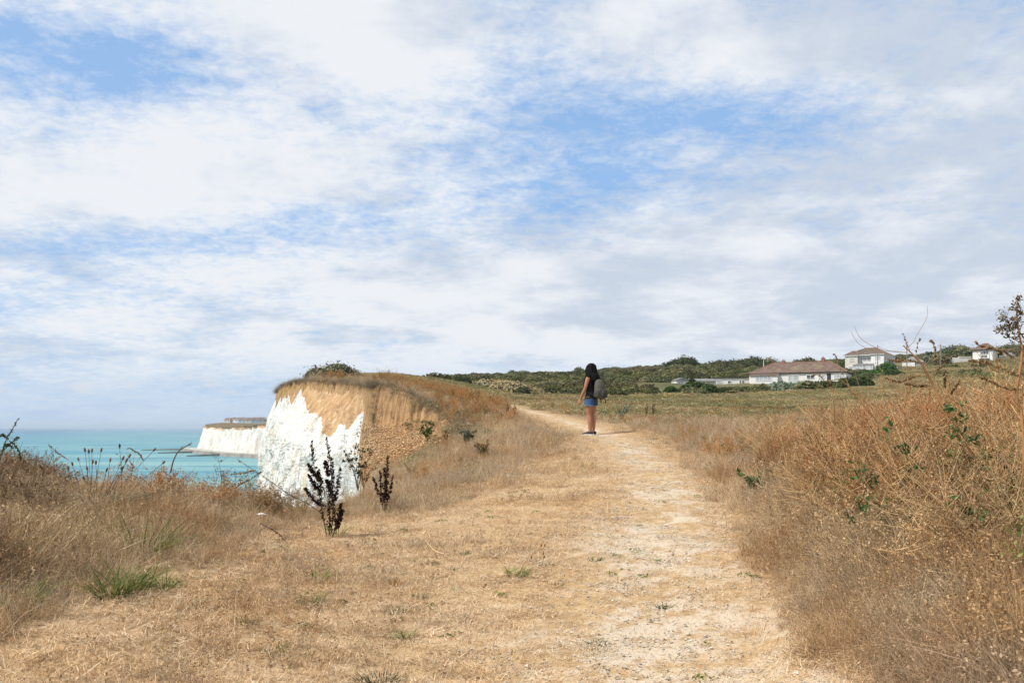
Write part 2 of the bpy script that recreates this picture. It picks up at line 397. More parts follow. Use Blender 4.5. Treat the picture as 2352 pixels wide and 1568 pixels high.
# ------------------------------------------------------------------ ground
def ground_material():
    m, g = new_mat("ground_soil_and_turf")
    pos = g.node('ShaderNodeNewGeometry').outputs['Position']
    n1 = g.noise(pos, 1.3, 6, 0.65); n2 = g.noise(pos, 9.0, 5, 0.65); n3 = g.noise(pos, 60.0, 3, 0.7)
    nb = g.noise(pos, 0.35, 5, 0.6); nf = g.noise(pos, 0.045, 6, 0.65)
    straw = g.mix(g.ramp(n2, 0.3, 0.7), (0.38, 0.25, 0.13), (0.54, 0.37, 0.20))
    dust = g.mix(g.ramp(n3, 0.3, 0.7), (0.48, 0.39, 0.29), (0.64, 0.53, 0.40))
    bare = g.math('MULTIPLY', g.attr('bare'), g.ramp(g.math('ADD', g.math('MULTIPLY', n1, .6), g.math('MULTIPLY', n2, .4)), 0.44, 0.58), clamp=True)
    col = g.mix(bare, straw, dust)
    litter = g.mix(g.ramp(n2, 0.35, 0.65), (0.17, 0.115, 0.065), (0.29, 0.20, 0.115))
    col = g.mix(g.attr('thatch'), col, litter)
    gr = g.mix(g.ramp(n1, 0.35, 0.65), (0.18, 0.155, 0.065), (0.33, 0.265, 0.125))
    gr = g.mix(g.ramp(nb, 0.48, 0.60), gr, (0.27, 0.21, 0.10))
    col = g.mix(g.attr('green'), col, gr)
    sc_ = g.mix(g.ramp(nf, 0.35, 0.65), (0.075, 0.08, 0.035), (0.16, 0.145, 0.07))
    sc_ = g.mix(g.ramp(g.noise(pos, 0.02, 4, .6), 0.5, 0.62), sc_, (0.18, 0.145, 0.07))
    col = g.mix(g.attr('scrub'), col, sc_)
    st = g.vmath('MULTIPLY', pos, (3.5, 3.5, 0.6))
    ns = g.noise(st, 1.6, 5, 0.65)
    soil = g.mix(g.ramp(ns, 0.3, 0.72), (0.20, 0.11, 0.05), (0.50, 0.30, 0.15))
    soil = g.mix(g.math('MULTIPLY', g.ramp(g.noise(pos, 14, 3, .7), 0.58, 0.66), 0.35), soil, (0.60, 0.42, 0.24))
    col = g.mix(g.attr('soil'), col, soil)
    h = g.math('ADD', g.math('MULTIPLY', n2, 0.6), g.math('MULTIPLY', n3, 0.4))
    surf(g, col, 0.95, h, 0.7, 0.04, 0.1)
    return m
M_ground = ground_material()

def build_ground():
    ys = np.concatenate([np.linspace(-3, 1.4, 14), np.exp(np.linspace(math.log(1.6), math.log(22), 210)), np.linspace(22.1, 36, 130), np.exp(np.linspace(math.log(36.2), math.log(1500), 300))])
    pxs = np.concatenate([np.linspace(-3400, -250, 50), np.linspace(-240, 2600, 520), np.linspace(2612, 6500, 60)])
    Yg, Pg = np.meshgrid(ys, pxs, indexing='ij')
    X = (Pg - 1176) / FD * np.maximum(Yg, 1.6); Y = Yg
    sd = coast_sd(X, Y)
    Z = gz(X, Y)
    tn = tallness(X, Y)
    Z = Z + fbm(X * 5, Y * 5, 1, 3) * 0.035 * (Y < 40)
    Z = np.where(sd < 0, Z + sd * 6, Z)
    pd = path_d(X, Y)
    pw = np.interp(Y, [4, 6, 9, 14, 22, 40, 70], [1.0, .95, .75, .50, .40, .38, .4])
    bare = np.clip(1.25 - pd / pw, 0, 1) + 0.25 * (1 - tn) * (Y < 14)
    green = sstep(30, 58, Y + 14 * fbm(X * .12, Y * .12, 3, 3)) * np.clip(pd / 1.5 - .6, 0, 1)
    scrub = sstep(120, 165, Y + 6 * fbm(X * .05, Y * .05))
    # open dun field on the right stays grassy further up the slope
    fld = sstep(2020, 2120, Pg) * sstep(330, 260, Y)
    scrub = scrub * (1 - fld)
    ins = inside(X.ravel(), Y.ravel(), BANKPOLY).reshape(X.shape) & (Y < 36) & (Y > 22)
    bd = seg_dist(X.ravel(), Y.ravel(), BANK).reshape(X.shape)
    soil = np.where(ins, sstep(-.25, .05, bd) * sstep(5.0, 3.4, bd), sstep(.22, .05, bd) * (Y > 22)) * sstep(23.5, 25.5, Y)
    soil = np.maximum(soil, sstep(.35, .1, np.abs(sd)) * (Y > 33) * .8)
    V = np.stack([X, Y, Z], -1).reshape(-1, 3); ny, nx = X.shape
    i = np.arange(ny - 1)[:, None] * nx + np.arange(nx - 1)[None]
    F = np.stack([i, i + 1, i + nx + 1, i + nx], -1).reshape(-1, 4)
    ok = (sd.ravel()[F] > -0.28 - 0.004 * np.maximum(V[F][:, :, 1], 0)).all(1)
    F = F[ok]
    used = np.unique(F); mp = np.full(len(V), -1); mp[used] = np.arange(len(used))
    A = {'bare': bare, 'green': green, 'scrub': scrub, 'soil': soil, 'thatch': tn * (1 - soil)}
    o = mesh_np("ground", V[used], mp[F], M_ground, attrs={k: np.asarray(v, float).ravel()[used] for k, v in A.items()}, smooth=True)
    tag(o, kind='structure')
build_ground()

# ------------------------------------------------------------------ chalk cliffs
def chalk_material(name, far=False):
    m, g = new_mat(name)
    pos = g.node('ShaderNodeNewGeometry').outputs['Position']
    k = 0.12 if far else 1.0
    st = g.vmath('MULTIPLY', pos, (1.6 * k, 1.6 * k, 0.35 * k)); streak = g.noise(st, 1.1, 6, 0.65, 0.3)
    bl = g.noise(g.vmath('MULTIPLY', pos, (k, k, 1.7 * k)), 5.0, 6, 0.7, 0.4)
    chalk = g.mix(g.ramp(bl, 0.30, 0.55), (0.56, 0.53, 0.47), (0.735, 0.72, 0.67))
    chalk = g.mix(g.math('MULTIPLY', g.ramp(streak, 0.52, 0.64), 0.7), chalk, (0.60, 0.50, 0.34))
    l1 = g.noise(g.vmath('MULTIPLY', pos, (2.6 * k, 2.6 * k, .45 * k)), 1.0, 4, .6); l2 = g.noise(g.vmath('MULTIPLY', pos, (1.1 * k, 1.1 * k, 6.0 * k)), 1.0, 4, .65)
    lines = g.math('MINIMUM', g.math('ABSOLUTE', g.math('SUBTRACT', l1, .5)), g.math('MULTIPLY', g.math('ABSOLUTE', g.math('SUBTRACT', l2, .5)), 1.6))
    crack = g.math('MULTIPLY', g.ramp(lines, 0.028, 0.0), g.ramp(g.noise(pos, 0.9 * k, 3, .6), 0.48, 0.6))
    chalk = g.mix(g.math('MULTIPLY', crack, 0.6), chalk, (0.42, 0.37, 0.28))
    if far:
        band = g.noise(g.vmath('MULTIPLY', pos, (0.01, 0.01, 0.55)), 1.0, 3, 0.6)
        chalk = g.mix(g.math('MULTIPLY', g.ramp(band, 0.5, 0.6), 0.25), chalk, (0.60, 0.56, 0.48))
        dk = g.noise(g.vmath('MULTIPLY', pos, (0.14, 0.14, 0.10)), 1.0, 5, 0.7)
        chalk = g.mix(g.math('MULTIPLY', g.ramp(dk, 0.66, 0.70), 0.6), chalk, (0.2, 0.19, 0.15))
    ns = g.noise(g.vmath('MULTIPLY', pos, (2.4 * k, 2.4 * k, 0.5 * k)), 1.5, 6, 0.68)
    soil = g.mix(g.ramp(ns, 0.3, 0.7), (0.37, 0.21, 0.10), (0.60, 0.39, 0.21))
    soil = g.mix(g.math('MULTIPLY', g.ramp(g.noise(pos, 2.3 * k, 5, .7), 0.55, 0.68), 0.55), soil, (0.70, 0.55, 0.40))
    soil = g.mix(g.math('MULTIPLY', g.ramp(g.noise(pos, 9.0 * k, 3, .7), 0.62, 0.66), 0.6), soil, (0.16, 0.10, 0.05))
    s = g.attr('soil'); s = g.math('ADD', s, g.math('MULTIPLY', g.math('SUBTRACT', bl, 0.5), 0.9))
    col = g.mix(g.ramp(s, 0.42, 0.58), chalk, soil)
    hu = g.math('ADD', g.attr('humus'), g.math('MULTIPLY', g.math('SUBTRACT', ns, 0.5), 1.2))
    col = g.mix(g.ramp(hu, 0.4, 0.6), col, g.mix(g.ramp(bl, .35, .6), (0.085, 0.06, 0.035), (0.23, 0.17, 0.09)))
    h = g.math('ADD', bl, g.math('MULTIPLY', crack, -0.5))
    surf(g, col, 0.9, h, 0.8, 0.10 if not far else 0.8, 0.15)
    return m
M_chalk = chalk_material("chalk_and_soil"); M_chalk_far = chalk_material("far_chalk", True)

SOILB = [(560, 830), (628, 905), (634, 925), (642, 905), (648, 892), (656, 890), (662, 900), (667, 925), (672, 932), (684, 912), (696, 893), (692, 910), (700, 914), (706, 930), (703, 945), (712, 946), (722, 943), (735, 945), (748, 950), (744, 965), (738, 985), (746, 994), (757, 1000), (770, 985), (777, 970), (784, 968), (790, 980), (799, 988), (806, 975), (810, 975), (826, 955), (833, 947), (840, 955), (848, 950), (856, 962), (900, 970)]
def build_cliff():
    P = COAST
    s = np.concatenate([[0], np.cumsum(np.hypot(*np.diff(P, axis=0).T))])
    i0 = np.argmin(np.abs(P[:, 1] - 25) + (P[:, 0] > 0) * 99); i1 = np.argmin(np.abs(P[:, 1] - 63) + np.abs(P[:, 0] + 13) * .1)
    ia = np.argmin(np.hypot(P[:, 0] + 20, P[:, 1] - 2))
    ss = np.concatenate([np.arange(s[ia], s[i0], 0.25), np.arange(s[i0], s[i1], 0.09), np.arange(s[i1], min(s[-1], s[i1] + 250), 1.5)])
    X = np.interp(ss, s, P[:, 0]); Y = np.interp(ss, s, P[:, 1])
    # smooth tangent -> outward normal (sea side is to the left of the walk away from the camera)
    k = 1.2
    tx = np.interp(ss + k, s, P[:, 0]) - np.interp(ss - k, s, P[:, 0]); ty = np.interp(ss + k, s, P[:, 1]) - np.interp(ss - k, s, P[:, 1])
    l = np.hypot(tx, ty) + 1e-9; nx, ny = -ty / l, tx / l
    zt = gz(X - nx * .15, Y - ny * .15)
    zt0 = zt.copy()
    for sh in range(-7, 8):
        m_ = (Y > 31.5) & (Y < 35.2); zt = np.where(m_, np.minimum(zt, np.roll(zt0, sh)), zt)
    D = np.concatenate([[0, .04], np.arange(.1, 11, .075), np.arange(11.2, 38, .8)])
    S_, D_ = np.meshgrid(ss, D, indexing='ij')
    zlow = -35.5
    Z = zt[:, None] - D_ * (zt[:, None] - zlow) / (D[-1]); Z = np.where(D_ < 11, zt[:, None] - D_, np.maximum(zt[:, None] - D_, zlow))
    fb = (.12 + .88 * sstep(33.6, 37, Y))[:, None]
    rag = fbm(ss * 1.3, ss * 0 + 2, 0, 4) * 0.5
    soilt = 2.3
    off = -0.15 + 0.10 * np.minimum(D_ / .1, 1) + 0.62 * np.clip(D_ - .25, 0, soilt) + 0.17 * np.clip(D_ - soilt, 0, 40) + rag[:, None] * sstep(0, .3, D_) * 0.6
    off = -0.05 + (off + .05) * fb
    tipf = 1 - .6 * sstep(47, 54, Y)[:, None]; off = -.05 + (off + .05) * tipf
    big = fbm(S_ * .33, Z * .06, 4, 3) * 1.9
    ridge = (1 - np.abs(fbm(S_ * .9 + Z * .12, Z * .10, 9, 3)) * 4) * .22
    frac = fbm(S_ * 1.5, Z * .55, 2, 4) * .34
    blk = (np.floor(vnoise(S_ * 1.4 + Z * .2, Z * 2.0, 6) * 5) / 5 - .5) * .22
    amp = sstep(.05, 1.8, D_); chalky = sstep(1.2, 2.8, D_)
    amp = amp * fb; chalky = chalky * fb
    off = off + (.25 * amp + .75 * sstep(1.5, 5, D_) * fb) * big * .8 * tipf + amp * ridge + frac * (.25 * amp + .75 * chalky) * .75 + blk * chalky
    px_n = X[:, None] + nx[:, None] * off; py_n = Y[:, None] + ny[:, None] * off
    V = np.stack([px_n, py_n, Z], -1)
    # where the orange soil ends and chalk begins: a ragged line fixed to the rock
    U = V[..., 0] / np.maximum(V[..., 1], 1) * FD + 1176; W = 981 - V[..., 2] / np.maximum(V[..., 1], 1) * FD
    b = np.interp(U.ravel(), [q[0] for q in SOILB], [q[1] for q in SOILB]).reshape(U.shape)
    soil = np.clip(0.5 + (b - W) / 16.0 + 2.2 * fbm(S_ * .9, Z * .35, 12, 4) + 1.3 * fbm(S_ * 2.6, Z * .8, 15, 4), 0, 1)
    near = (Y < 30)[:, None]; soil = np.where((Y < 34.3)[:, None], np.clip(np.where(Y > 32.5, 3.2, 1.2)[:, None] - D_, 0, 1), soil); soil = np.where((ss > s[i1])[:, None], np.clip(2.0 - D_, 0, 1), soil)
    hum = np.clip(1.1 - D_ / (.28 + .25 * vnoise(ss * 1.1, 3.0)[:, None]), 0, 1)
    hum = hum * (Y > 34.9)[:, None]
    hum = np.maximum(hum, np.clip(1.6 - D_ / 1.4, 0, 1) * (sstep(664, 650, U) * sstep(560, 600, U)) * .12)
    a, c = S_.shape
    i = np.arange(a - 1)[:, None] * c + np.arange(c - 1)[None]
    F = np.stack([i, i + c, i + c + 1, i + 1], -1).reshape(-1, 4)
    o = mesh_np("cliff_terrain", V.reshape(-1, 3), F, M_chalk, attrs={'soil': soil.ravel(), 'humus': hum.ravel()}, smooth=False)
    tag(o, kind='structure')
build_cliff()

# ------------------------------------------------------------------ sea
def build_sea():
    m, g = new_mat("sea_water")
    pos = g.node('ShaderNodeNewGeometry').outputs['Position']
    sep = g.node('ShaderNodeSeparateXYZ'); g.l.new(pos, sep.inputs[0]); X, Y, Z = sep.outputs
    far = g.ramp(Y, 700, 9000)
    col = g.mix(far, (0.05, 0.225, 0.29), (0.02, 0.115, 0.25))
    sand = g.noise(g.vmath('MULTIPLY', pos, (0.0035, 0.010, 0)), 1.0, 5, 0.6, 0.8)
    near_shore = g.ramp(g.math('ADD', X, g.math('MULTIPLY', Y, 0.42)), -420, 120)
    sandf = g.math('MULTIPLY', g.ramp(sand, 0.42, 0.62), g.math('ADD', 0.12, g.math('MULTIPLY', near_shore, 0.9)))
    col = g.mix(sandf, col, (0.19, 0.36, 0.34))
    dark = g.noise(g.vmath('MULTIPLY', pos, (0.0016, 0.012, 0)), 1.0, 4, 0.6)
    col = g.mix(g.math('MULTIPLY', g.ramp(dark, 0.45, 0.70), 0.4), col, (0.035, 0.17, 0.24))
    wn = g.noise(g.vmath('MULTIPLY', pos, (0.05, 0.14, 0)), 1.0, 4, 0.75)
    capn = g.noise(g.vmath('MULTIPLY', pos, (0.006, 0.004, 0)), 1.0, 2, 0.5)
    cap = g.math('MULTIPLY', g.ramp(wn, 0.64, 0.68), g.ramp(capn, 0.38, 0.52))
    col = g.mix(g.math('MULTIPLY', cap, 0.7), col, (0.8, 0.85, 0.86))
    rip = g.math('ADD', g.noise(g.vmath('MULTIPLY', pos, (0.10, 0.28, 0)), 1.0, 6, 0.65), 0.0)
    col = g.mix(g.math('MULTIPLY', g.ramp(rip, 0.35, 0.7), 0.22), col, (0.10, 0.30, 0.34))
    p = surf(g, col, 0.45, rip, 0.5, 1.2, 0.18)
    ys = np.concatenate([[-3000, -500, 0], np.exp(np.linspace(math.log(30), math.log(90000), 60))]); xs = np.linspace(-1, 1, 41)
    W = np.maximum(np.abs(ys) * 1.6, 4000)
    X = xs[None] * W[:, None]; Yg = np.repeat(ys[:, None], 41, 1)
    V = np.stack([X, Yg, np.full_like(X, -35.0)], -1).reshape(-1, 3)
    i = np.arange(len(ys) - 1)[:, None] * 41 + np.arange(40)[None]
    tag(mesh_np("sea", V, np.stack([i, i + 1, i + 42, i + 41], -1).reshape(-1, 4), m), kind='structure')
build_sea()

# ------------------------------------------------------------------ far headland with sea wall promenade and houses
M_conc = simple("sea_wall_concrete", (0.42, 0.40, 0.36), 0.9, .2, 0.05)
M_dconc = simple("wet_sea_wall_concrete", (0.24, 0.22, 0.19), 0.8, .3, 0.08)
def far_headland():
    P = chaikin([(-170, 900), (-215, 1050), (-262, 1150), (-300, 1190), (-345, 1262), (-392, 1345), (-430, 1425), (-462, 1498), (-476, 1545), (-470, 1600), (-400, 1800)], 3)
    s = np.concatenate([[0], np.cumsum(np.hypot(*np.diff(P, axis=0).T))]); ss = np.arange(0, s[-1], 2.0)
    X = np.interp(ss, s, P[:, 0]); Y = np.interp(ss, s, P[:, 1]); k = 10
    tx = np.interp(ss + k, s, P[:, 0]) - np.interp(ss - k, s, P[:, 0]); ty = np.interp(ss + k, s, P[:, 1]) - np.interp(ss - k, s, P[:, 1])
    l = np.hypot(tx, ty) + 1e-9; nx, ny = -ty / l, tx / l
    top = np.interp(Y, [900, 1190, 1260, 1320, 1400, 1500, 1800], [4, 3.2, 1.9, .3, 1.5, 3.6, 4]) + fbm(ss * .03, 1, 0, 3) * 1.4
    D = np.concatenate([[-60, -25, -8, -2], np.linspace(0, 40, 60)])
    S_, D_ = np.meshgrid(ss, D, indexing='ij')
    Zc = top[:, None] - (top[:, None] + 36) * np.clip(D_, 0, 40) / 40
    Zt = top[:, None] + np.interp(-D_, [0, 2, 8, 25, 60], [0, .4, 1.6, 3.0, 3.6]) + 1.0 * fbm(S_ * .05, D_ * .2) * (D_ < 0)
    Z = np.where(D_ < 0, Zt, Zc)
    off = np.where(D_ < 0, D_, D_ * .25 + (fbm(S_ * .035, Z * .01, 0, 4) * 16 + fbm(S_ * .15, Z * .03, 5, 3) * 6) * sstep(0, 6, D_))
    V = np.stack([X[:, None] + nx[:, None] * off, Y[:, None] + ny[:, None] * off, Z], -1)
    # grassy cap behind the lip
    a, c = S_.shape; i = np.arange(a - 1)[:, None] * c + np.arange(c - 1)[None]
    F = np.stack([i, i + c, i + c + 1, i + 1], -1).reshape(-1, 4)
    hum = sstep(3.2, 1.2, D_ + 2 * vnoise(S_ * .06, 0.0) - 1); soil = sstep(6, 3, D_ + fbm(S_ * .05, 3) * 8)
    tag(mesh_np("headland_terrain", V.reshape(-1, 3), F, M_chalk_far, attrs={'soil': (soil * .6).ravel(), 'humus': hum.ravel()}), kind='structure')
    # promenade
    sel = (Y > 1120) & (Y < 1545)
    x, y, ax, ay = X[sel], Y[sel], nx[sel], ny[sel]
    b = MB()
    rows = [(5, -31.0), (32, -31.4), (32.3, -30.6), (33.2, -30.6), (35, -36)]
    VV = np.stack([np.stack([x + ax * o_, y + ay * o_, np.full_like(x, z_)], -1) for o_, z_ in rows], 1)
    n, c = VV.shape[:2]; i = np.arange(n - 1)[:, None] * c + np.arange(c - 1)[None]
    F = np.stack([i, i + c, i + c + 1, i + 1], -1).reshape(-1, 4); fm = np.tile([0, 0, 0, 1], n - 1)
    endc = np.array([[(n - 1) * c + j for j in range(c)]])
    pr = mesh_np("promenade", VV.reshape(-1, 3), [F, endc], [M_conc, M_dconc], fmat=np.concatenate([fm, [1]]))
    tag(pr, "grey concrete sea wall promenade along the foot of the distant white cliffs", "promenade")
    for q, (s_, ln) in enumerate([(.97, 60), (.62, 46), (.30, 40)]):
        j = int(s_ * (len(x) - 1)); d = np.array([ax[j], ay[j]]); t_ = np.array([-d[1], d[0]]); p0 = np.array([x[j], y[j]]) + d * 33
        m_ = MB()
        for kk in range(7):
            w = 2.6 - .15 * kk; a_ = p0 + d * ln * kk / 7; b_ = p0 + d * ln * (kk + .97) / 7; zt = -32.2 - .25 * kk
            q4 = [a_ - t_ * w, b_ - t_ * w, b_ + t_ * w, a_ + t_ * w]
            m_.add([(p[0], p[1], zz) for zz in (-36, zt) for p in q4], [(0, 3, 2, 1), (4, 5, 6, 7), (0, 1, 5, 4), (1, 2, 6, 5), (2, 3, 7, 6), (3, 0, 4, 7)])
        tag(m_.build("groyne", M_dconc), ["dark groyne reaching out from the seaward tip of the distant promenade", "dark groyne halfway along the distant promenade", "dark groyne of the distant promenade closest to the near chalk cliff"][q], "groyne", "groynes of the distant promenade")
far_headland()

# ------------------------------------------------------------------ plant tissue
M_dry = leafmat("dry_grass", [(0.28, 0.18, 0.10), (0.48, 0.34, 0.19), (0.64, 0.48, 0.29), (0.74, 0.61, 0.42), (0.54, 0.42, 0.30)],
                patch=[((0.44, 0.25, 0.11), 0.47, 0.62, 0.8, .55), ((0.44, 0.35, 0.26), 0.50, 0.62, 0.55, .55)], trans=.3)
M_straw = leafmat("trodden_straw", [(0.52, 0.34, 0.18), (0.66, 0.47, 0.28), (0.76, 0.60, 0.40), (0.78, 0.67, 0.50)],
                  patch=[((0.62, 0.40, 0.20), 0.46, 0.62, 0.9, .5)], trans=.2, objvar=.18)
M_pale = leafmat("pale_straw", [(0.56, 0.42, 0.25), (0.70, 0.56, 0.38), (0.80, 0.68, 0.50), (0.74, 0.55, 0.33)], trans=.2, objvar=.15)
M_tall = leafmat("tall_dry_stems", [(0.17, 0.08, 0.035), (0.36, 0.175, 0.07), (0.56, 0.32, 0.135), (0.68, 0.49, 0.27), (0.46, 0.33, 0.20)], patch=[((0.34, 0.12, 0.045), .48, .6, .9, .65), ((0.52, 0.38, 0.21), .5, .6, .6, .6)], trans=.15)
M_dead = leafmat("dead_growth", [(0.13, 0.085, 0.05), (0.25, 0.17, 0.10), (0.38, 0.27, 0.17)], trans=.15)
M_red = leafmat("rusty_weed", [(0.20, 0.09, 0.045), (0.38, 0.18, 0.07), (0.52, 0.27, 0.10), (0.56, 0.36, 0.18)], patch=[((0.40, 0.29, 0.15), .48, .6, .5, .65), ((0.26, 0.24, 0.12), .52, .62, .8, .5)], trans=.2)
M_grn = leafmat("field_leaves", [(0.14, 0.14, 0.05), (0.25, 0.22, 0.095), (0.31, 0.29, 0.145), (0.38, 0.31, 0.165)], patch=[((0.44, 0.34, 0.19), .43, .58, .09, .85), ((0.22, 0.25, 0.17), .54, .64, .13, .4), ((0.30, 0.17, 0.08), .54, .64, .16, .6)], trans=.25)
M_scrub = leafmat("scrub_leaves", [(0.065, 0.08, 0.03), (0.11, 0.12, 0.045), (0.165, 0.155, 0.07), (0.20, 0.165, 0.085)], patch=[((0.19, 0.16, 0.09), .48, .6, .03, .75), ((0.07, 0.10, 0.045), .5, .6, .055, .6)], trans=.2, objvar=.4)
M_hedge = leafmat("hedge_leaves", [(0.035, 0.075, 0.018), (0.06, 0.125, 0.03), (0.09, 0.16, 0.045)], trans=.25, objvar=.15)
M_dkbush = leafmat("bush_leaves", [(0.03, 0.045, 0.018), (0.055, 0.075, 0.028), (0.08, 0.10, 0.04)], trans=.2, objvar=.3)
M_sage = leafmat("sage_leaves", [(0.10, 0.14, 0.09), (0.17, 0.21, 0.14), (0.24, 0.28, 0.19)], trans=.2)
M_gorse = leafmat("dry_gorse", [(0.16, 0.14, 0.09), (0.24, 0.20, 0.12), (0.30, 0.25, 0.16)], trans=.15)
M_green = leafmat("green_tuft", [(0.09, 0.14, 0.035), (0.16, 0.22, 0.06), (0.24, 0.28, 0.09), (0.34, 0.31, 0.12)], trans=.3, objvar=.2)
M_gleaf = leafmat("shoot_leaves", [(0.045, 0.085, 0.03), (0.085, 0.145, 0.05), (0.15, 0.21, 0.085)], trans=.3)
M_black = leafmat("seed_black", [(0.018, 0.013, 0.011), (0.035, 0.022, 0.018), (0.05, 0.03, 0.022)], trans=.0, objvar=0)
M_seed = leafmat("seed_brown", [(0.12, 0.065, 0.03), (0.24, 0.14, 0.065), (0.36, 0.23, 0.12)], trans=.1)
M_head = leafmat("seed_head", [(0.13, 0.075, 0.045), (0.20, 0.12, 0.07)], trans=.05)
M_stem = simple("orange_stem", (0.36, 0.18, 0.075), .7, .35, 9, bump=.3, stretch=(1, 1, .3))
M_stemd = simple("dark_stem", (0.085, 0.05, 0.035), .8, .4, 12)
M_stemt = simple("tan_stem", (0.34, 0.215, 0.10), .75, .3, 10)
M_stemr = simple("red_stem", (0.34, 0.11, 0.06), .7, .3, 10)
M_stemg = simple("green_stem", (0.20, 0.24, 0.07), .7, .3, 10)
M_wood = simple("branch_wood", (0.13, 0.10, 0.07), .9, .3, 8)
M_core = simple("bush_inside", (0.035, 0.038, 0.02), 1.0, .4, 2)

PROTO = bpy.data.collections.new("prototypes")     # not linked to the scene: sources for scattering only
def proto_set(name, builders):
    c = bpy.data.collections.new(name)
    for i, o in enumerate(builders):
        c.objects.link(o)
    return c
def tuft(name, mat, n, R0, L, W, lean, bend, rg, seg=3, heads=0, lying=0.0):
    a = rg.random(n) * 2 * np.pi; r = np.sqrt(rg.random(n)) * R0
    base = np.stack([np.cos(a) * r, np.sin(a) * r, np.full(n, -0.02)], 1)
    l = L * (0.45 + 0.65 * rg.random(n)); th = rg.random(n) * 2 * np.pi; ln = lean * np.abs(rg.normal(size=n))
    lie = rg.random(n) < lying
    ln = np.where(lie, 2.5 + rg.random(n) * 3, ln)
    d = np.stack([np.cos(th) * ln, np.sin(th) * ln, np.ones(n)], 1)
    be = np.stack([np.cos(th + rg.normal(size=n) * .8), np.sin(th + rg.normal(size=n) * .8), -0.7 * np.ones(n)], 1) * (bend * rg.random(n))[:, None]
    base[lie, 2] += rg.random(lie.sum()) * L * .12
    V, F, rr, t = ribbons(base, d, l, W * (.6 + .8 * rg.random(n)), be, seg, rg)
    Vs, Fs, Rs = [V], [F], [rr]; k = len(V)
    if heads:
        m = heads; tip = V.reshape(n, -1, 3)[:m, -1]
        C = np.repeat(tip, 7, 0) + rg.normal(size=(7 * m, 3)) * [.006, .006, .016]
        V2, F2, r2 = leaves(C, rg.normal(size=(7 * m, 3)), .007 + .004 * rg.random(7 * m), rg)
        Vs.append(V2); Fs.append(F2 + k); Rs.append(r2 * .5)
    return mesh_np(name, np.concatenate(Vs), np.concatenate(Fs), mat, attrs={'rnd': np.concatenate(Rs)}, link=False)
def weed_proto(name, rg, H=.7, ns=5, beads=70, mat=(None, None), bead=.007, branch=5, spread=.35, leafn=0, leafm=None, stem_r=.0035):
    """branching dry weed with beaded seed spikes"""
    b = MB(); C = []; LC = []
    for s_ in range(ns):
        th = rg.random() * 6.28; ln = spread * (.3 + rg.random()); h = H * (.6 + .5 * rg.random())
        p = spline([(0, 0, -.05), (math.cos(th) * ln * h * .35, math.sin(th) * ln * h * .35, h * .45), (math.cos(th) * ln * h, math.sin(th) * ln * h, h * (.95 - .2 * ln))], 9)
        b.tube(p, np.linspace(stem_r, stem_r * .35, 9), 3, False)
        for q in range(branch):
            i = 3 + int(rg.random() * 5); a2 = rg.random() * 6.28; l2 = h * (.15 + .25 * rg.random())
            e = p[i] + np.array([math.cos(a2) * l2 * .7, math.sin(a2) * l2 * .7, l2 * (.3 + .7 * rg.random())])
            br = spline([p[i], (p[i] + e) / 2 + [0, 0, -.02], e], 5); b.tube(br, np.linspace(.0018, .0008, 5), 3, False)
            t = rg.random(beads // branch)
            C.append(br[0] + (e - br[0]) * (t[:, None] * .9 + .1) + rg.normal(size=(len(t), 3)) * bead)
            if leafn: LC.append(br[0] + (e - br[0]) * rg.random((leafn, 1)) + rg.normal(size=(leafn, 3)) * .012)
    C = np.concatenate(C); V2, F2, r2 = leaves(C, rg.normal(size=C.shape), bead * (.6 + .8 * rg.random(len(C))), rg, .8)
    n1 = b.n; V1 = np.concatenate(b.V); F1 = np.concatenate([f for f in b.order if f.shape[1] == 4]); r1 = np.concatenate(b.A)
    Vs = [V1, V2]; Fs = [F1, F2 + n1]; Rs = [r1 * .5 + .4, r2]; fm = [np.zeros(len(F1)), np.zeros(len(F2))]
    if leafn:
        L = np.concatenate(LC); V3, F3, r3 = leaves(L, rg.normal(size=L.shape) + [0, 0, 1], .016 * (.6 + .8 * rg.random(len(L))), rg)
        Vs.append(V3); Fs.append(F3 + n1 + len(V2)); Rs.append(r3); fm.append(np.ones(len(F3)))
    return mesh_np(name, np.concatenate(Vs), np.concatenate(Fs), [m for m in mat if m], attrs={'rnd': np.concatenate(Rs)}, fmat=np.concatenate(fm), link=False)
def leafy_proto(name, rg, mat, n=90, R0=.3, H=.25, leaf=.035):
    C = rg.normal(size=(n, 3)); C /= np.linalg.norm(C, axis=1)[:, None]; C *= (0.35 + .65 * rg.random((n, 1)) ** .4)
    C = C * [R0, R0, H]; C[:, 2] = np.abs(C[:, 2]) * (0.8 + .4 * rg.random(n))
    V, F, r = leaves(C, rg.normal(size=(n, 3)) * .7 + [0, 0, .9], leaf * (.6 + .8 * rg.random(n)), rg, .5)
    return mesh_np(name, V, F, mat, attrs={'rnd': r}, link=False)
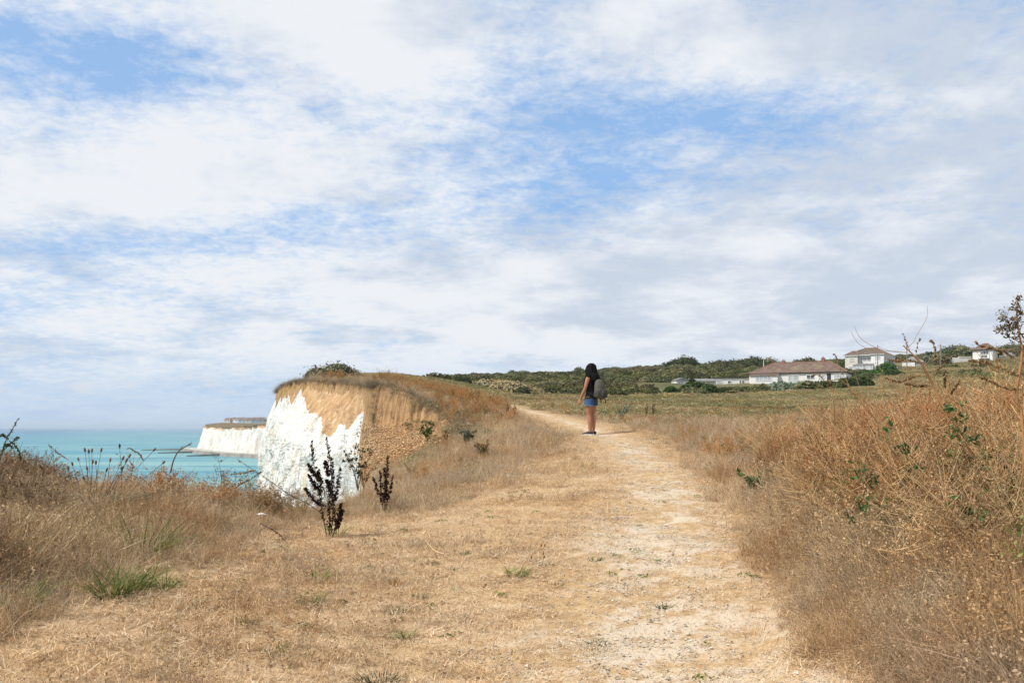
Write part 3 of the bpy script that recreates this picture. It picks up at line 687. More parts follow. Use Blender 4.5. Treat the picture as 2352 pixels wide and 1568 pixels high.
def crown_mesh(rg, R0=1.0, H=.9, n=2200, leaf=.07, lobes=7, sil=.35, core=True, flat=0.0):
    """leaf clumps over a lobed volume, with a dark inside; returns arrays for leaves and for the inside"""
    lb = rg.normal(size=(lobes, 3)); lb /= np.linalg.norm(lb, axis=1)[:, None]; lb *= sil + .2 * rg.random((lobes, 1)); lb[:, 2] = np.abs(lb[:, 2]) * .9
    rad = .45 + .22 * rg.random(lobes)
    k = rg.integers(0, lobes, n); d = rg.normal(size=(n, 3)); d /= np.linalg.norm(d, axis=1)[:, None]
    C = lb[k] + d * (rad[k] * (.72 + .34 * rg.random(n)))[:, None]
    clump = np.sin(C[:, 0] * 11 + 1) * np.sin(C[:, 1] * 12) * np.sin(C[:, 2] * 10 + 2)
    C = C + d * (clump * .05)[:, None]
    C[:, 2] = np.where(C[:, 2] < 0, C[:, 2] * -.3, C[:, 2])
    C = C * [R0, R0, H]
    N = d + rg.normal(size=(n, 3)) * .6 + [0, 0, .3]
    V, F, r = leaves(C, N, leaf * (.6 + .8 * rg.random(n)), rg, .6)
    r = np.clip(r * .7 + .3 * np.repeat((clump + 1) / 2, 4), 0, 1)
    if not core: return V, F, r, None
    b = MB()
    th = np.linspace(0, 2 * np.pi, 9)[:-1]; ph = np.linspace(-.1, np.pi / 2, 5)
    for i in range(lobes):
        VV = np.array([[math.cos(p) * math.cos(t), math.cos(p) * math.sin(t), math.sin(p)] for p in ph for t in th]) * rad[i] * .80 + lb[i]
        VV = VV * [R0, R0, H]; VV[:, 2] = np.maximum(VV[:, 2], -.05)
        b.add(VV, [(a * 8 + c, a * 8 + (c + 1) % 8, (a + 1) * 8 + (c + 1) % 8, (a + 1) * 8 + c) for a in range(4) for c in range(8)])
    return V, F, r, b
def bush_proto(name, rg, mat, **kw):
    V, F, r, b = crown_mesh(rg, **kw)
    F1 = np.concatenate(b.order); V1 = np.concatenate(b.V)
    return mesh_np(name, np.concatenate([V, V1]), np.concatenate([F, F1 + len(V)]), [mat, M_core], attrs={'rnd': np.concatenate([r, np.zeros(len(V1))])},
                   fmat=np.concatenate([np.zeros(len(F)), np.ones(len(F1))]), link=False)

def scatter(name, coll, X, Y, Z, S, label=None, tilt=.12, rg=rng, idx=None, rx=None):
    n = len(X)
    me = bpy.data.meshes.new(name); me.vertices.add(n)
    me.vertices.foreach_set('co', np.stack([X, Y, Z], 1).astype(np.float32).ravel())
    rot = np.stack([rg.normal(size=n) * tilt, rg.normal(size=n) * tilt, rg.random(n) * 6.283], 1)
    a = me.attributes.new('rot', 'FLOAT_VECTOR', 'POINT'); a.data.foreach_set('vector', rot.astype(np.float32).ravel())
    a = me.attributes.new('scl', 'FLOAT', 'POINT'); a.data.foreach_set('value', np.asarray(S, np.float32))
    a = me.attributes.new('idx', 'INT', 'POINT'); a.data.foreach_set('value', (rg.integers(0, 10000, n) if idx is None else idx).astype(np.int32))
    o = bpy.data.objects.new(name, me); COL.objects.link(o)
    t = bpy.data.node_groups.new(name, 'GeometryNodeTree')
    t.interface.new_socket("Geometry", in_out='INPUT', socket_type='NodeSocketGeometry'); t.interface.new_socket("Geometry", in_out='OUTPUT', socket_type='NodeSocketGeometry')
    gi = t.nodes.new('NodeGroupInput'); go = t.nodes.new('NodeGroupOutput'); ip = t.nodes.new('GeometryNodeInstanceOnPoints'); ci = t.nodes.new('GeometryNodeCollectionInfo')
    ci.inputs['Collection'].default_value = coll; ci.inputs['Separate Children'].default_value = True; ci.inputs['Reset Children'].default_value = True
    def na(nm, typ):
        q = t.nodes.new('GeometryNodeInputNamedAttribute'); q.data_type = typ; q.inputs['Name'].default_value = nm; return q.outputs['Attribute']
    t.links.new(gi.outputs[0], ip.inputs['Points']); t.links.new(ci.outputs[0], ip.inputs['Instance']); ip.inputs['Pick Instance'].default_value = True
    t.links.new(na('idx', 'INT'), ip.inputs['Instance Index']); t.links.new(na('rot', 'FLOAT_VECTOR'), ip.inputs['Rotation']); t.links.new(na('scl', 'FLOAT'), ip.inputs['Scale'])
    t.links.new(ip.outputs[0], go.inputs[0])
    md = o.modifiers.new("scatter", 'NODES'); md.node_group = t
    return tag(o, label, None, None, 'stuff')

def sample_fan(n, y0, y1, px0=-150, px1=2500, p=0.0, rg=rng):
    """points spread over the ground wedge the photo sees (denser with nearness when p > 0)"""
    u = rg.random(n)
    if p == 0: Y = np.sqrt(y0 ** 2 + (y1 ** 2 - y0 ** 2) * u)
    elif p == 1: Y = y0 + (y1 - y0) * u
    else: Y = y0 * (y1 / y0) ** u
    px = px0 + (px1 - px0) * rg.random(n)
    return (px - 1176) / FD * Y, Y, px
def bank_bare(X, Y):
    ins = inside(X, Y, BANKPOLY); d = seg_dist(X, Y, BANK)
    return ins & (d > -.05) & (d < 4.2) & (Y > 24)

EX = []
def mesh_copy(o, mat, name):
    c = o.copy(); c.data = o.data.copy(); c.name = name; c.data.materials[0] = mat; return c
def add_vegetation():
    rg = np.random.default_rng(3)
    # --- trodden straw on the path and verge
    st = [tuft(f"straw{i}", M_straw, 105, .17, .06, .0042, 1.4, .4, rg, 2, 0, .88) for i in range(5)]
    st += [tuft(f"strawb{i}", M_straw, 70, .15, .045, .004, .9, .4, rg, 2, 0, .6) for i in range(3)]
    c1 = proto_set("straw", st)
    X, Y, px = sample_fan(40000, 3.2, 30, p=1)
    sd = coast_sd(X, Y); tn = tallness(X, Y); pd = path_d(X, Y)
    bar = np.clip(1.15 - pd / np.interp(Y, [4, 6, 9, 14, 22, 40], [1.0, .95, .75, .50, .40, .38]), 0, 1)
    pt = fbm(X * 1.6, Y * 1.6, 0, 4) + .5
    keep = (sd > 0) & (tn < .85) & (rg.random(len(X)) > bar * np.clip((pt - .22) * 3.6, 0.25, 1.0) * .96) & ~bank_bare(X, Y) & (rg.random(len(X)) < np.clip(1.25 - .02 * Y, .2, 1))
    keep &= (pt < .62) | (rg.random(len(X)) < .55)
    bk = bar[keep]; X, Y = X[keep], Y[keep]
    pale = bk > .25 + .3 * rg.random(len(X)); XP, YP = X[pale], Y[pale]; X, Y = X[~pale], Y[~pale]
    cp = proto_set("pale", [tuft(f"pale{i}", M_pale, 70, .17, .045, .0042, 1.3, .4, rg, 2, 0, .85) for i in range(5)])
    scatter("pale_path_straw", cp, XP, YP, gz(XP, YP) + .010, .7 + .5 * rg.random(len(XP)), "pale scattered straw trodden flat along the middle of the path", .08, rg)
    scatter("trodden_straw", c1, X, Y, gz(X, Y) + .012, .75 + .6 * rg.random(len(X)), "flattened dry straw covering the trodden path and its verges", .1, rg)
    # --- long dry grass
    lg = [tuft(f"grass{i}", M_dry, 60, .12, .36, .0045, .42, .6, rg, 4, 6, .15) for i in range(6)]
    lg += [tuft(f"grassb{i}", M_dry, 55, .16, .26, .0048, .75, .9, rg, 4, 0, .35) for i in range(4)]
    c2 = proto_set("grass", lg)
    parts = [sample_fan(20000, 3.6, 12, -250, 2600, 1, rg), sample_fan(15000, 3.6, 10, 1700, 2600, 1, rg), sample_fan(7000, 3.6, 14, 2600, 3600, 1, rg), sample_fan(5000, 3.8, 9, -100, 500, 1, rg), sample_fan(22000, 12, 36, -100, 2450, 1, rg), sample_fan(15000, 36, 75, 560, 2450, 1, rg)]
    X = np.concatenate([p[0] for p in parts]); Y = np.concatenate([p[1] for p in parts])
    sd = coast_sd(X, Y); tn = tallness(X, Y)
    dens = np.clip(tn * 1.1 - .05, 0, 1); pt = fbm(X * .8, Y * .8, 7, 4) + .5
    dens *= np.where(pt < .36, .45, 1.0)
    keep = (sd > -.05) & (rg.random(len(X)) < dens * np.where((Y > 26) & (px_of(X, Y) > 1280), np.clip(1.1 - (Y - 26) / 26 + 4 * fbm(X * .22, Y * .14, 44, 3), .05, 1), 1) * np.where((Y > 48) & (px_of(X, Y) < 1280), .25, 1)) & ~bank_bare(X, Y)
    X, Y, tn, sd = X[keep], Y[keep], tn[keep], sd[keep]
    hv = np.clip(.35 + 1.25 * (fbm(X * 1.1, Y * .9, 31, 4) + .5), .45, 1.5); hv = np.where((px_of(X, Y) > 1600) & (Y < 14), np.maximum(hv, .8) * 1.25, hv); hv = np.where((px_of(X, Y) < 700) & (Y < 12), hv * 1.1, hv)
    k = (.35 + .65 * tn) * (.65 + .5 * rg.random(len(X))) * hv * np.interp(Y, [4, 8, 20, 40, 75], [1.0, 1.05, 1.0, 1.05, 1.2])
    px = px_of(X, Y)
    k *= np.where(Y > 24, np.where(px > 1300, np.interp(Y, [24, 36, 60], [.8, .6, .45]), .95), 1.0) * np.where((px < 1100) & (Y > 10) & (Y < 30), .8, 1)
    k *= 1 - .45 * sstep(560, 640, px) * sstep(880, 820, px) * sstep(8.5, 10, Y) * sstep(24, 20, Y)
    scatter("long_dry_grass", c2, X, Y, gz(X, Y), k, "tangled long dry grass beside the path and along the cliff edge", .22, rg)
    # --- rusty seeding weeds
    wd = [weed_proto(f"rust{i}", rg, .48, 7, 90, (M_red,), .0065, 6, .5) for i in range(6)]
    c3 = proto_set("rust", wd)
    X, Y, px = sample_fan(26000, 4.5, 60, 300, 2450, 1, rg)
    sd = coast_sd(X, Y); tn = tallness(X, Y); pt = fbm(X * .5, Y * .5, 21, 3) + .5
    zone = np.where((px > 1750) & (Y < 9.5) & (Y > 6.6), .5, 0.0) * np.where(pt > .42, 1, .45)
    zone = np.maximum(zone, ((px > 860) & (px < 1250) & (Y > 26) & (Y < 42)) * np.where(pt > .5, .5, .18))
    zone = np.maximum(zone, ((px > 1350) & (Y > 13) & (Y < 34)) * .30 * (pt > .53))
    zone = np.maximum(zone, (pt > .58) * .22 * (Y > 10)); zone = np.maximum(zone, (px < 700) * (Y < 11) * .10)
    keep = (sd > .1) & (tn > .8) & (rg.random(len(X)) < zone) & ~bank_bare(X, Y)
    X, Y, px = X[keep], Y[keep], px[keep]
    S = (.7 + .6 * rg.random(len(X))) * np.where((px > 1300) & (Y > 18), np.interp(Y, [18, 30], [.9, .55]), 1) * np.where((px > 1850) & (Y < 9.5), 1.35, 1.0) * np.interp(Y, [5, 9, 14, 26, 30, 50], [1, .9, .7, .75, 1.0, 1.0])
    scatter("rusty_seeding_weeds", c3, X, Y, gz(X, Y), S, "rust brown seeding weeds tangled through the dry grass", .25, rg)
    # --- tall tangled dry stems on the right bank
    tw = [weed_proto(f"tall{i}", rg, .78, 13, 54, (M_tall,), .0046, 9, .6, stem_r=.0048) for i in range(7)]
    X, Y, px = sample_fan(7600, 5.0, 13, 1560, 3100, 1, rg)
    pt = fbm(X * 1.1, Y * .8, 51, 3) + .5; tn = tallness(X, Y); dr = X - interp_x(RIGHT_B, Y)
    keep = (tn > .95) & (dr > .25) & (rg.random(len(X)) < np.clip((pt - .42) * 3.2, .03, .45) * np.interp(px, [1600, 1850, 2000], [.35, .6, 1.0]))
    X, Y, dr, px = X[keep], Y[keep], dr[keep], px[keep]
    scatter("tall_dry_stems", proto_set("tall", tw), X, Y, gz(X, Y), (.72 + .62 * rg.random(len(X)) ** 1.5) * np.interp(dr, [.2, 1.0, 1.8, 2.6], [.5, .88, 1.05, .95]), "tall tangled orange brown dry stems of the right bank", .25, rg)
    # --- coarse dark dead growth through the left bank
    dk = [weed_proto(f"dead{i}", rg, .42, 8, 60, (M_dead,), .0055, 6, .7) for i in range(5)]
    X, Y, px = sample_fan(5000, 4.6, 11.5, -250, 760, 1, rg); pt = fbm(X * 1.4, Y * 1.4, 61, 3) + .5
    keep = (tallness(X, Y) > .8) & (coast_sd(X, Y) > .05) & ~((px > 120) & (px < 380) & (Y > 7.5)) & (rg.random(len(X)) < np.clip((pt - .50) * 3, .02, .4))
    X, Y = X[keep], Y[keep]
    scatter("dead_brown_growth", proto_set("dead", dk), X, Y, gz(X, Y), .7 + .6 * rg.random(len(X)), "dark dead brown growth matted through the left bank", .3, rg)
    # --- rough short grass on the verge left of the track
    vg = [tuft(f"verge{i}", M_dry, 46, .13, .13, .004, .7, .9, rg, 3, 3, .35) for i in range(5)]
    X, Y, px = sample_fan(15000, 3.6, 24, -150, 2100, 1, rg); tn = tallness(X, Y); pd = path_d(X, Y); pt = fbm(X * 1.1, Y * 1.1, 91, 4) + .5
    pw = np.interp(Y, [4, 6, 9, 14, 22, 40], [1.25, 1.15, .75, .42, .33, .35])
    keep = (coast_sd(X, Y) > 0) & (tn < .9) & (rg.random(len(X)) < np.clip((pd / pw - 1.0) * .5, 0, .75) * np.clip((pt - .40) * 4.5, .05, 1))
    X, Y = X[keep], Y[keep]
    scatter("rough_verge_grass", proto_set("verge", vg), X, Y, gz(X, Y), .55 + .75 * rg.random(len(X)), "patches of rough short dry grass left of the track", .2, rg)
    # --- green shoots among the dry stems of the right bank
    gs = [leafy_proto(f"shoots{i}", rg, M_green if i % 2 else M_gleaf, 40, .10, .24, .015) for i in range(4)]
    X, Y, px = sample_fan(2200, 4.6, 16, 1500, 2800, 1, rg); pt = fbm(X * .9, Y * .9, 97, 3) + .5
    keep = (tallness(X, Y) > .8) & (rg.random(len(X)) < np.clip((pt - .46) * 4, .03, .7))
    X, Y = X[keep], Y[keep]; hh = np.interp(Y, [5, 8, 10, 16], [.42, .62, .5, .1]) * rg.random(len(X)) ** .6 * np.clip((X - interp_x(RIGHT_B, Y)) / 1.2, .1, 1)
    scatter("green_bank_shoots", proto_set("shoots", gs), X, Y, gz(X, Y) + hh, .6 + .7 * rg.random(len(X)), "green leafy shoots growing through the dry stems of the right bank", .35, rg)
    # --- low green growth
    lf = [leafy_proto(f"low{i}", rg, M_grn, 110, .34, .22, .035) for i in range(5)]
    c4 = proto_set("low", lf)
    parts = [sample_fan(9000, 9, 46, 700, 2450, 1, rg), sample_fan(26000, 40, 110, 780, 2450, 1, rg), sample_fan(26000, 100, 330, 900, 2500, 1, rg)]
    X = np.concatenate([p[0] for p in parts]); Y = np.concatenate([p[1] for p in parts]); px = px_of(X, Y)
    sd = coast_sd(X, Y); pd = path_d(X, Y); pt = fbm(X * .09, Y * .09, 2, 4) + .5
    keep = (sd > .4) & (pd > .8) & (tallness(X, Y) > .9) & (rg.random(len(X)) < np.where(Y < 46, np.clip((fbm(X * .45, Y * .3, 8, 3) + .0) * 5, 0, .85) * sstep(9, 22, Y), np.clip(.22 + (pt - .45) * 4 + (Y - 60) * .006, .10, 1) * sstep(36, 62, Y + 14 * fbm(X * .12, Y * .12, 3, 3))))
    keep &= (Y < 150) | (px > 2020) | (px < 1400)
    X, Y = X[keep], Y[keep]
    scatter("low_green_undergrowth", c4, X, Y, gz(X, Y) - .02, (.8 + .8 * rg.random(len(X))) * np.interp(Y, [9, 20, 40, 70, 150, 330], [.32, .5, .75, 1.0, 1.6, 2.8]), "low green leafy undergrowth across the far field", .15, rg)
    # --- hillside scrub
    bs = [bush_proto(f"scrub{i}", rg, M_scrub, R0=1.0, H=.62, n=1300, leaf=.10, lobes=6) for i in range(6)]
    c5 = proto_set("scrubs", bs)
    X, Y, px = sample_fan(11000, 118, 720, 850, 2500, 1, rg)
    pt = fbm(X * .02, Y * .02, 5, 4) + .5
    keep = (coast_sd(X, Y) > 3) & (rg.random(len(X)) < np.clip((pt - .33) * 5, .15, 1)) & (Y > 125 + 30 * fbm(X * .03, 0 * X) + np.where(px > 1500, 20, 0))
    keep &= ~((px > 2020) & (Y < 310) & (rg.random(len(X)) > .10))
    for x0, x1, y0, y1 in EX: keep &= ~((X > x0) & (X < x1) & (Y > y0) & (Y < y1))
    X, Y = X[keep], Y[keep]
    scatter("hillside_scrub", c5, X, Y, gz(X, Y) - .15, (1.0 + 1.5 * rg.random(len(X)) ** 2) * np.interp(Y, [118, 300, 700], [.95, 1.4, 2.0]), "dark scrub covering the hillside behind the field", .05, rg)
    # --- flint rubble on the bare bank and the slope under it
    pb = []
    for i in range(4):
        b = MB()
        for k_ in range(26):
            c_ = rg.normal(size=3) * [.16, .16, .012]; s_ = .008 + .016 * rg.random() ** 2
            V = np.array([(1, 0, 0), (0, 1, 0), (-1, 0, 0), (0, -1, 0), (0, 0, .7), (0, 0, -.7)]) * s_ * (.6 + .8 * rg.random((6, 1))) + c_
            b.add(V, [(0, 1, 4), (1, 2, 4), (2, 3, 4), (3, 0, 4), (1, 0, 5), (2, 1, 5), (3, 2, 5), (0, 3, 5)])
        pb.append(b.build(f"flint{i}", M_flint, link=False))
    c6 = proto_set("flints", pb)
    X = -5.2 + 4.6 * rg.random(9000); Y = 25 + 10 * rg.random(9000); d = seg_dist(X, Y, BANK)
    keep = bank_bare(X, Y) & (coast_sd(X, Y) > .1) & (d > .5) & (rg.random(9000) < .3 + .25 * d)
    X, Y = X[keep], Y[keep]
    scatter("flint_rubble", c6, X, Y, gz(X, Y) + .01, .9 + 1.1 * rg.random(len(X)), "pale flint rubble fallen down the bare orange soil bank", .3, rg)
    # grit on the path and tiny weeds on the trodden turf
    X, Y, px = sample_fan(2600, 3.4, 22, 900, 2000, 1, rg); pd = path_d(X, Y)
    keep = (rg.random(len(X)) < np.clip(1.1 - pd / 1.3, 0, 1) * .7) & (tallness(X, Y) < .2)
    X, Y = X[keep], Y[keep]
    gp = proto_set("grit", [mesh_copy(o_, M_grit, f"grit{i_}") for i_, o_ in enumerate(pb)])
    scatter("path_grit", gp, X, Y, gz(X, Y) + .006, .35 + .35 * rg.random(len(X)), "small grit scattered over the bare middle of the path", .1, rg)
    tn_ = [leafy_proto(f"tiny{i}", rg, M_green, 26, .06, .02, .010) for i in range(4)]
    X, Y, px = sample_fan(600, 4.0, 16, 300, 1900, 1, rg); pt = fbm(X * 1.2, Y * 1.2, 77, 3) + .5
    keep = (tallness(X, Y) < .3) & (rg.random(len(X)) < np.clip((pt - .5) * 3, .04, .5))
    X, Y = X[keep], Y[keep]
    scatter("tiny_turf_weeds", proto_set("tiny", tn_), X, Y, gz(X, Y) + .012, .5 + .8 * rg.random(len(X)), "tiny grey green weeds pressed into the trodden turf", .1, rg)
    # grey dry fringe hanging at the cliff lip and the top of the bank
    fr = [tuft(f"lip{i}", M_lip, 60, .14, .30, .004, .9, 1.3, rg, 4, 0, .3) for i in range(4)]
    c7 = proto_set("lips", fr)
    P = COAST[(COAST[:, 1] > 30) & (COAST[:, 1] < 66)]
    t = rg.random(1100) * (len(P) - 1.001); i = t.astype(int); q = P[i] + (P[i + 1] - P[i]) * (t - i)[:, None]
    t = rg.random(900) * (len(BANK) - 2.001) + .5; i = t.astype(int); q2 = BANK[i] + (BANK[i + 1] - BANK[i]) * (t - i)[:, None] + [.05, .25]
    q = np.vstack([q + rg.normal(size=q.shape) * .12, q2 + rg.normal(size=q2.shape) * .22])
    k = coast_sd(q[:, 0], q[:, 1]) > -.05; q = q[k]
    scatter("dry_fringe_of_the_lip", c7, q[:, 0], q[:, 1], gz(q[:, 0], q[:, 1]) - .02, .55 + .6 * rg.random(len(q)), "grey brown dry grass fringe along the lip of the cliff and bank", .3, rg)
M_grit = simple("chalk_grit", (0.50, 0.43, 0.34), .9, .35, 7)
M_flint = simple("flint", (0.56, 0.36, 0.19), .8, .45, 7)
M_lip = leafmat("grey_dry_grass", [(0.15, 0.11, 0.07), (0.26, 0.20, 0.13), (0.36, 0.29, 0.20)], trans=.2)

# ------------------------------------------------------------------ person and backpack
M_skin = simple("skin", (0.38, 0.18, 0.105), .55, .08, 20)
M_top = simple("black_top", (0.012, 0.012, 0.014), .85, .3, 30)
M_denim = simple("denim", (0.045, 0.095, 0.22), .85, .45, 40, bump=.3)
M_hem = simple("denim_hem", (0.18, 0.26, 0.38), .9, .3, 60)
M_hair = simple("black_hair", (0.006, 0.005, 0.005), .7, .5, 60, spec=.12, stretch=(1, 1, .1))
M_shoe = simple("black_shoe", (0.02, 0.024, 0.026), .7, .3, 30)
M_sole = simple("white_sole", (0.72, 0.72, 0.70), .6, .1, 20)
M_pack = simple("olive_canvas", (0.105, 0.10, 0.075), .9, .25, 30, bump=.3)
M_pack2 = simple("dark_canvas", (0.055, 0.052, 0.042), .9, .25, 30)
M_strap = simple("black_strap", (0.015, 0.015, 0.015), .8, .2, 30)

def loft(b, secs, k=14, cap=True):
    """secs: (centre, half width, half depth, yaw)"""
    th = np.arange(k) / k * 2 * np.pi; V = []
    n = len(secs); C = np.array([s[0] for s in secs], float); T = np.gradient(C, axis=0); T /= np.linalg.norm(T, axis=1)[:, None] + 1e-9
    for i, (c, rx, ry, yaw) in enumerate(secs):
        a = np.array([math.cos(yaw), math.sin(yaw), 0.0]); a = a - T[i] * (a @ T[i]); a /= np.linalg.norm(a); bb = np.cross(T[i], a)
        V.append(np.array(c) + np.outer(np.cos(th) * rx, a) + np.outer(np.sin(th) * ry, bb))
    V = np.concatenate(V)
    F = [(i * k + j, i * k + (j + 1) % k, (i + 1) * k + (j + 1) % k, (i + 1) * k + j) for i in range(n - 1) for j in range(k)]
    b.add(V, F)
    if cap: b.order.append(np.array([[b.n - k + j for j in range(k)]])); b.order.append(np.array([[b.n - n * k + k - 1 - j for j in range(k)]]))
def fused(b, name, mat, parent, vox=.006, sm=3):
    """fuse overlapping closed shapes into one continuous smooth surface"""
    o = b.build(name, mat)
    md = o.modifiers.new("fuse", 'REMESH'); md.mode = 'VOXEL'; md.voxel_size = vox; md.use_smooth_shade = True
    m2 = o.modifiers.new("soft", 'SMOOTH'); m2.iterations = sm; m2.factor = .5
    dg = bpy.context.evaluated_depsgraph_get(); me = bpy.data.meshes.new_from_object(o.evaluated_get(dg)); o.modifiers.clear(); o.data = me; o.parent = parent
    return o
def limb(b, P, r, k=10):
    Q = spline(P, 9 * (len(P) - 1)); u = np.linspace(0, len(P) - 1, len(Q)); rr = np.interp(u, range(len(P)), r)
    b.tube(Q, rr, k, True)
    for e, q in ((Q[0], rr[0]), (Q[-1], rr[-1])):
        pass

def build_person():
    px, Y = 1384 - 26, 22.5
    x = (px - 1176) / FD * Y; z = gz1(x, Y)
    root = empty("person", (x, Y, z - .003), R(58), "person with long black hair, black top and denim shorts standing on the path", "person")
    b = MB()
    # trunk, neck, head (front is +y, her left is -x)
    loft(b, [((0, 0, .80), .135, .10, 0), ((0, -.005, .86), .165, .115, 0), ((0, 0, .93), .15, .105, 0), ((0, .005, 1.02), .125, .09, 0), ((0, .01, 1.12), .135, .10, 0), ((0, .012, 1.20), .15, .105, 0), ((0, 0, 1.27), .155, .085, 0), ((0, -.005, 1.315), .12, .06, 0), ((0, -.004, 1.345), .06, .05, 0), ((0, .004, 1.42), .048, .05, 0)])
    hy = R(-32)
    hd = lambda p: (p[0] * math.cos(hy) - p[1] * math.sin(hy), p[0] * math.sin(hy) + p[1] * math.cos(hy) + .012, p[2])
    loft(b, [(hd((0, .02, 1.385)), .03, .04, hy), (hd((0, .028, 1.41)), .05, .062, hy), (hd((0, .02, 1.445)), .065, .08, hy), (hd((0, .008, 1.50)), .073, .092, hy), (hd((0, 0, 1.55)), .070, .09, hy), (hd((0, -.004, 1.585)), .052, .068, hy), (hd((0, -.004, 1.603)), .024, .03, hy)])
    b.tube([hd((0, .095, 1.505)), hd((0, .112, 1.475)), hd((0, .098, 1.462))], [.008, .014, .010], 6)      # nose
    b.tube([hd((-.022, .100, 1.432)), hd((0, .108, 1.434)), hd((.022, .100, 1.432))], [.005, .008, .005], 6)  # lips
    for s in (-1, 1):
        b.tube([hd((s * .030, .094, 1.498)), hd((s * .032, .099, 1.498))], [.012, .009], 6)               # eyelids
        b.tube([hd((s * .074, .002, 1.515)), hd((s * .082, -.004, 1.50)), hd((s * .075, 0, 1.475))], [.008, .011, .006], 6)  # ears
    # legs
    for s in (-1, 1):
        limb(b, [(s * .082, 0, .86), (s * .088, .008, .68), (s * .080, .012, .47), (s * .082, -.012, .33), (s * .078, -.012, .17), (s * .078, -.008, .085), (s * .078, .0, .05)], [.098, .088, .058, .057, .043, .034, .036], 14)
        limb(b, [(s * .078, -.04, .045), (s * .084, .06, .042), (s * .09, .15, .032)], [.034, .038, .028], 10)
    # arms with hands; left arm hangs a little forward, right arm bent across the front
    arms = [(-1, [(-.155, -.005, 1.29), (-.19, .02, 1.17), (-.205, .055, 1.03), (-.205, .115, .92), (-.200, .165, .82)]),
            (1, [(.155, -.005, 1.29), (.195, .0, 1.17), (.21, .01, 1.03), (.205, .04, .92), (.20, .06, .82)])]
    for s, P in arms:
        limb(b, P, [.052, .044, .037, .034, .022], 10)
        w = np.array(P[-1]); d = w - np.array(P[-2]); d /= np.linalg.norm(d)
        side = np.array([0.25, 0.95, 0.15]) if s < 0 else np.array([-.2, .95, 0.1]); side -= d * (side @ d); side /= np.linalg.norm(side); nrm = np.cross(d, side)
        if s < 0: nrm = -nrm if nrm[0] < 0 else nrm
        loft(b, [(w - d * .01, .021, .017, 0), (w + d * .03, .034, .014, math.atan2(side[1], side[0])), (w + d * .075, .038, .013, math.atan2(side[1], side[0])), (w + d * .088, .030, .010, math.atan2(side[1], side[0]))], 10)
        for q, (o_, L) in enumerate([(.030, .068), (.010, .078), (-.010, .072), (-.029, .056)]):
            a0 = w + d * .080 + side * o_
            b.tube([a0, a0 + d * L * .45 + side * o_ * .1, a0 + d * L * .8 + nrm * .010, a0 + d * L + nrm * .022], [.0085, .0080, .0075, .006], 7)
        a0 = w + d * .02 + side * .026
        b.tube([a0, a0 + d * .03 + side * .022, a0 + d * .062 + side * .026 + nrm * .006], [.011, .010, .007], 7)
    fused(b, "body", M_skin, root, .0055, 3)
    # sleeveless top
    t = MB()
    loft(t, [((0, 0, .81), .19, .136, 0), ((0, 0, .89), .172, .124, 0), ((0, 0, .95), .158, .115, 0), ((0, .005, 1.03), .140, .104, 0), ((0, .01, 1.12), .147, .113, 0), ((0, .012, 1.20), .160, .117, 0), ((0, 0, 1.26), .150, .098, 0), ((0, -.004, 1.30), .115, .072, 0), ((0, -.004, 1.325), .085, .06, 0)], 18)
    fused(t, "top", M_top, root, .006, 2)
    # denim shorts
    sh = MB()
    loft(sh, [((0, 0, .90), .152, .108, 0), ((0, -.004, .84), .172, .122, 0), ((0, -.004, .78), .178, .122, 0)], 18)
    for s in (-1, 1): loft(sh, [((s * .085, 0, .82), .095, .115, 0), ((s * .092, .002, .73), .102, .112, 0), ((s * .095, .003, .665), .104, .112, 0)], 16)
    so = fused(sh, "shorts", M_denim, root, .006, 1)
    for s in (-1, 1):
        h = MB(); th = np.linspace(0, 2 * np.pi, 19)
        h.tube(np.stack([s * .095 + np.cos(th) * .104, .003 + np.sin(th) * .112, np.full(19, .668)], 1), .006, 5, False); h.build("hem", M_hem, so)
    # hair: a fused mass with loose locks
    hr = MB()
    loft(hr, [(hd((0, -.012, 1.628)), .02, .025, hy), (hd((0, -.012, 1.618)), .058, .072, hy), (hd((0, -.015, 1.58)), .092, .105, hy), (hd((0, -.03, 1.53)), .108, .105, hy), (hd((0, -.045, 1.46)), .118, .095, hy)], 16)
    loft(hr, [(hd((0, -.045, 1.50)), .112, .09, hy), (hd((0, -.06, 1.42)), .128, .085, hy), ((.0, -.10, 1.34), .150, .085, .0), ((.01, -.135, 1.26), .15, .075, 0), ((.02, -.155, 1.19), .125, .06, 0), ((.02, -.16, 1.14), .08, .04, 0)], 16)
    rg = np.random.default_rng(5)
    for _ in range(70):
        a = rg.random() * np.pi * 1.35 + np.pi * .82; r0 = .098
        p0 = np.array(hd((math.cos(a) * r0, math.sin(a) * r0 * .9 - .03, 1.52 + .06 * rg.random()))); L = .28 + .18 * rg.random()
        out = np.array([math.cos(a + hy), math.sin(a + hy) * .8, 0]); w_ = rg.normal(size=3) * .012
        hr.tube(spline([p0, p0 + out * .025 + [0, 0, -L * .4] + w_, p0 + out * (.03 + .02 * rg.random()) + [0, 0, -L * .75] - w_, p0 + out * .02 + [w_[0], w_[1], -L]], 10), np.linspace(.014, .005, 10), 6)
    fused(hr, "hair", M_hair, root, .006, 1)
    for s in (-1, 1):
        f = MB(); q = s * .084
        loft(f, [((q, -.075, .05), .030, .030, 0), ((q, -.06, .052), .036, .036, 0), ((q, 0, .055), .040, .040, 0), ((q, .07, .045), .043, .032, 0), ((q + s * .004, .13, .036), .044, .024, 0), ((q + s * .006, .175, .032), .028, .017, 0)], 12)
        fo = fused(f, "shoe", M_shoe, root, .005, 1)
        so = MB(); th = np.linspace(0, 2 * np.pi, 25)[:-1]
        sx = np.cos(th) * .044 * (1 + .10 * np.sin(th)); sy = np.sin(th) * .132 + .048
        V = [(q + a_, b_, zz) for zz in (.002, .026) for a_, b_ in zip(sx, sy)]
